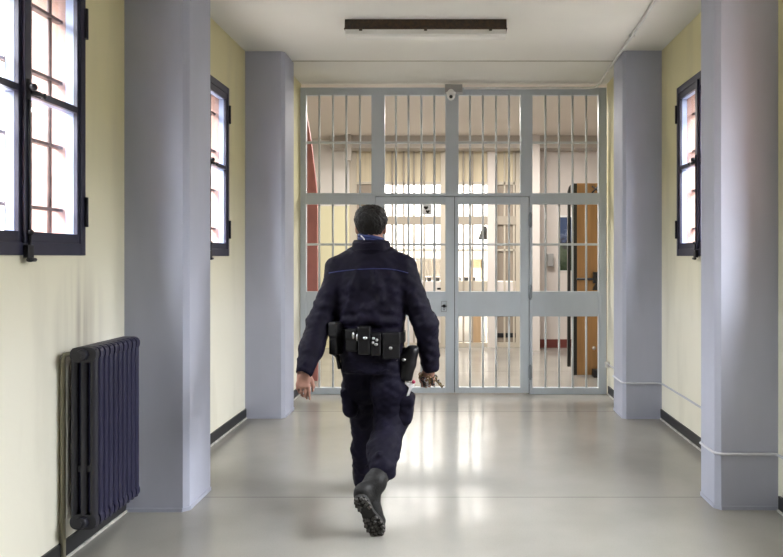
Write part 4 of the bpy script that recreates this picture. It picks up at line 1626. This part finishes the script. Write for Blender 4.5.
def belt_item(name, px0, px1, py0, py1, thick, snaps=(), label=None, m='leather', snapr=0.0095, yoff=0.0):
    """a pouch on the back of the belt; its outer face lies 'thick' behind the belt"""
    Y = 3.82 - 0.15
    xc = (P((px0 + px1) / 2, 0, Y).x - BASE.x)
    u = min(0.97, abs(xc) / 0.199)
    ysurf = -0.137 * (1 - u ** 2.5) ** (1 / 2.5)
    slope = math.atan2(0.137 * (u ** 1.5), 0.199) * (1 if xc > 0 else -1)
    Y = 3.82 + ysurf - thick / 2 + yoff
    p0, p1 = P(px0, py1, Y), P(px1, py0, Y)
    c = (p0 + p1) / 2 - BASE
    hs = ((p1.x - p0.x) / 2, thick / 2 + 0.012, (p1.z - p0.z) / 2)
    s = SDF(np.array(c) - max(hs) - 0.03, np.array(c) + max(hs) + 0.03, 0.004)
    R = Matrix.Rotation(slope * 0.8, 3, 'Z')
    s.rbox(c, hs, 0.008, 0.0, R=R)
    s.rbox(np.array(c) + np.array(R @ Vector((0, -0.003, hs[2] * 0.55))), (hs[0] + 0.002, hs[1] + 0.002, hs[2] * 0.48), 0.008, 0.003, R=R)
    o = link(name, s.mesh(name, wr=0.0008, smooth=1), M[m], belt)
    o.location = -Vector(belt.location)
    if label:
        tag(o, label)
    bpy.context.view_layer.update()
    for (sx, sy, kx, kz) in snaps:
        cam = Vector((0, 0, CH)) - BASE
        d = (P(sx, sy, 3.7) - BASE - cam).normalized()
        hit, loc, nor, _ = o.ray_cast(cam, d)
        if hit:
            bb = MB()
            bb.ball(loc + BASE, snapr, 12, (kx, 0.8, kz))
            bb.build('snap', M['steel'], o) if False else SNAPS.append((bb, loc))
    return o


SNAPS = []


def flush_snaps(o, label=None):
    global SNAPS
    if not SNAPS:
        return
    bb0, _ = SNAPS[0]
    # merge this pouch's few snaps into one sub-part
    me = bpy.data.meshes.new('snap')
    for bb, _l in SNAPS[1:]:
        tmp = bpy.data.meshes.new('t')
        bb.bm.to_mesh(tmp)
        bb.bm.free()
        bb0.bm.from_mesh(tmp)
    SNAPS = []
    return bb0


GEAR = [
    ('radio_pouch', 331.5, 341, 322, 354, 0.05, (), 'black pouch on the left hip'),
    ('handcuff_pouch', 346.5, 358.5, 329, 351, 0.028, ((353.2, 335.5, 0.8, 2.0), (357.2, 337.5, 0.8, 2.2)), 'pouch with two tall silver fittings'),
    ('magazine_pouch', 358.5, 370.6, 326.5, 354, 0.036, ((365.2, 338.0, 1.35, 0.9),), 'narrow pouch with one silver snap'),
    ('key_pouch', 371, 381, 333, 355, 0.030, ((373.6, 338.5, 0.9, 0.9), (376.8, 340, 0.9, 0.9), (373, 342.6, 0.8, 0.8), (376, 344.4, 1.2, 0.9)), 'pouch with four silver snaps'),
    ('wide_pouch', 381.8, 399.4, 332.5, 358.5, 0.034, ((390.6, 348.2, 1.1, 1.0),), 'wide flap pouch with one silver snap'),
]
for (nm, a0, a1, c0, c1, th, sn_, lb) in GEAR:
    belt_item(nm, a0, a1, c0, c1, th, sn_, lb)
    bb = flush_snaps(None)
    if bb is not None:
        tag(bb.build('belt_snaps', M['steel'], belt), 'silver snaps of the belt pouches')
# ragged gear on the left hip
b = MB()
for (px, py, r) in ((333, 320, 0.016), (336, 325, 0.02)):
    b.ball(P(px, py, 3.80), r, 12)
b.tube([P(339.5, 316.5, 3.80), P(334.5, 320, 3.79), P(331, 324, 3.79)], 0.011, 8)
b.tube([P(334, 352, 3.8), P(338, 357, 3.79), P(339.6, 369, 3.78)], [0.018, 0.014, 0.010], 8)
b.build('hip_strap', M['leather'], belt)

# holster on the right hip
s = SDF(L(409, 363, 3.78) - 0.16, L(409, 363, 3.78) + 0.16, 0.0045)
yh = 3.77
s.chain([L(412.3, 352, yh), L(408.8, 364, yh), L(406.2, 375, yh)], [0.036, 0.042, 0.033], 0.01)
s.chain([L(416.0, 348.5, yh), L(411.0, 350.5, yh), L(403.0, 357.5, yh)], [0.017, 0.026, 0.026], 0.015)
s.rbox(L(406.8, 374, yh), (0.036, 0.026, 0.034), 0.010, 0.01, R=Matrix.Rotation(0.14, 3, 'Y'))
s.rbox(L(400.5, 356, yh + 0.02), (0.022, 0.014, 0.055), 0.008, 0.015, R=Matrix.Rotation(0.45, 3, 'Y'))
ho = link('holster', s.mesh('holster', wr=0.001, smooth=2), M['leather'], belt)
ho.location = -Vector(belt.location)
tag(ho, 'black leather pistol holster on the right hip')
b = MB()
b.ball(P(403.8, 359.8, yh - 0.036), 0.009, 12, (1.3, 0.8, 1))
b.ball(P(415.4, 349.2, yh - 0.016), 0.008, 12)
b.box(P(396.6, 0, yh).x, P(397.8, 0, yh).x, yh - 0.035, yh - 0.02, P(0, 368, yh).z, P(0, 358, yh).z, 0.001)
tag(b.build('holster_snaps', M['steel'], belt), 'silver fittings of the holster')
b = MB()
yw = 3.76
b.prism([P(405.2, 379.8, yw), P(409.5, 381.5, yw), P(412.5, 382, yw), P(414.3, 385.5, yw), P(411, 390, yw), P(409.2, 395.6, yw), P(406.6, 396.2, yw), P(409.2, 388, yw), P(405, 383.5, yw)], (0, 0.012, 0))
tag(b.build('holster_tie', M['cloth'], belt), 'white cloth end hanging under the holster')
b = MB()
b.ball(P(413.6, 381.8, yw), 0.011, 12)
tag(b.build('holster_tag', M['magenta'], belt), 'magenta bead under the holster')
b = MB()
b.tube([P(402, 379, yh + 0.02), P(404, 388, yh + 0.02), P(400, 396, yh + 0.04)], [0.02, 0.024, 0.016], 10)
b.build('leg_strap', M['leather'], belt)

# --- keys in the right hand
Yk = 3.87
kb = thing('key_bunch', 'bunch of brass and steel keys dangling from the right hand of the person', 'keys', P(428, 380, Yk))
b = MB()
c = P(428.5, 381.0, Yk)
b.tube([c + Vector((0.034 * math.cos(2 * PI * i / 28), 0.010 * math.sin(4 * PI * i / 28), 0.026 * math.sin(2 * PI * i / 28))) for i in range(28)], 0.0032, 8, closed=True)
b.build('key_ring', M['steel'], kb)


def key(p, q, r, m):
    """bow at p, tip at q"""
    b = MB()
    p, q = Vector(p), Vector(q)
    d = (q - p).normalized()
    n_ = d.cross(Vector((0, 1, 0))).normalized()
    cb = p + d * r * 1.2
    b.tube([cb + (d * math.cos(2 * PI * i / 16) + n_ * math.sin(2 * PI * i / 16)) * r for i in range(16)], 0.0036, 6, closed=True)
    b.tube([p + d * r * 2.0, q], 0.0042, 8)
    e = q - d * 0.004
    for t, wd in ((0.0, 0.015), (0.010, 0.010), (0.019, 0.014)):
        o = e - d * t
        b.prism([o - Vector((0, 0.0022, 0)), o + n_ * wd - Vector((0, 0.0022, 0)), o + n_ * wd - d * 0.007 - Vector((0, 0.0022, 0)), o - d * 0.007 - Vector((0, 0.0022, 0))], (0, 0.0045, 0))
    b.build('key', M[m], kb)


key(P(433, 377, Yk - 0.045), P(442.5, 388.0, Yk - 0.05), 0.012, 'brass')
key(P(434, 375, Yk - 0.03), P(439.5, 385.0, Yk - 0.03), 0.011, 'hardware')
key(P(422.5, 377, Yk - 0.045), P(424.2, 387.5, Yk - 0.05), 0.011, 'hardware')
key(P(426, 378, Yk - 0.05), P(427.3, 387.0, Yk - 0.055), 0.011, 'steel')
key(P(430, 378, Yk - 0.048), P(432.6, 386.0, Yk - 0.05), 0.011, 'hardware')
key(P(421.5, 372.5, Yk - 0.04), P(418.8, 378.5, Yk - 0.04), 0.010, 'brass')
key(P(428, 376, Yk - 0.06), P(429.6, 383.8, Yk - 0.065), 0.010, 'brass')

# ------------------------------------------------------------------ light
w = bpy.data.worlds.new('daylight')
S.world = w
w.use_nodes = True
bg = w.node_tree.nodes['Background']
bg.inputs['Color'].default_value = (0.93, 0.96, 1.0, 1)
_tc = w.node_tree.nodes.new('ShaderNodeTexCoord')
_sp = w.node_tree.nodes.new('ShaderNodeSeparateXYZ')
_cr = w.node_tree.nodes.new('ShaderNodeValToRGB')
_ml = w.node_tree.nodes.new('ShaderNodeMath')
_ml.operation = 'MULTIPLY_ADD'
_ml.inputs[1].default_value = 0.5
_ml.inputs[2].default_value = 0.5
_st = w.node_tree.nodes.new('ShaderNodeMath')
_st.operation = 'MULTIPLY'
_st.inputs[1].default_value = 46.0
_e = _cr.color_ramp.elements
_e[0].position = 0.44
_e[0].color = (0.022, 0.022, 0.022, 1)
_e[1].position = 0.80
_e[1].color = (1, 1, 1, 1)
_m = _e.new(0.56)
_m.color = (0.09, 0.09, 0.09, 1)
w.node_tree.links.new(_tc.outputs['Generated'], _sp.inputs[0])
w.node_tree.links.new(_sp.outputs['Z'], _ml.inputs[0])
w.node_tree.links.new(_ml.outputs[0], _cr.inputs['Fac'])
w.node_tree.links.new(_cr.outputs['Color'], _st.inputs[0])
w.node_tree.links.new(_st.outputs[0], bg.inputs['Strength'])


def area(name, loc, rot, sx, sy, power, col=(1, 1, 1), portal=False):
    l = bpy.data.lights.new(name, 'AREA')
    l.shape = 'RECTANGLE'
    l.size, l.size_y = sx, sy
    l.energy = power
    l.color = col
    if portal:
        l.cycles.is_portal = True
    o = bpy.data.objects.new(name, l)
    COL.objects.link(o)
    o.location = loc
    o.rotation_euler = rot
    return o


for sg in (-1, 1):
    for y in WIN_Y:
        area('window_portal', (sg * (W + T + 0.02), y, (WZ0 + WZ1) / 2), (0, sg * PI / 2, 0), 1.45, 1.0, 10, portal=True)
area('court_portal', (0, 13.72, 3.5), (0, 0, 0), 10.4, 0.6, 10, portal=True)
area('rear_room_fill', (-0.6, 12.3, 3.32), (0, 0, 0), 4.0, 1.2, 260, (1, 0.98, 0.94))  # added fill lamp, brightens the room behind the screen
area('lobby_fill', (0, 8.6, 3.30), (0, 0, 0), 3.0, 1.0, 125, (1, 0.95, 0.88))  # fill lamp added to lift the lobby

# ------------------------------------------------------------------ camera
cd = bpy.data.cameras.new('camera')
cd.sensor_width = 36
cd.lens = F / 783 * 36
cd.shift_x = -(VX - 391.5) / 783
cd.shift_y = -(278.5 - VY) / 783
cd.clip_start = 0.05
co_ = bpy.data.objects.new('camera', cd)
COL.objects.link(co_)
co_.location = (0, 0, CH)
co_.rotation_euler = (PI / 2, 0, 0)
S.camera = co_
S.view_settings.view_transform = 'Standard'
S.view_settings.look = 'None'
S.view_settings.exposure = 0.6
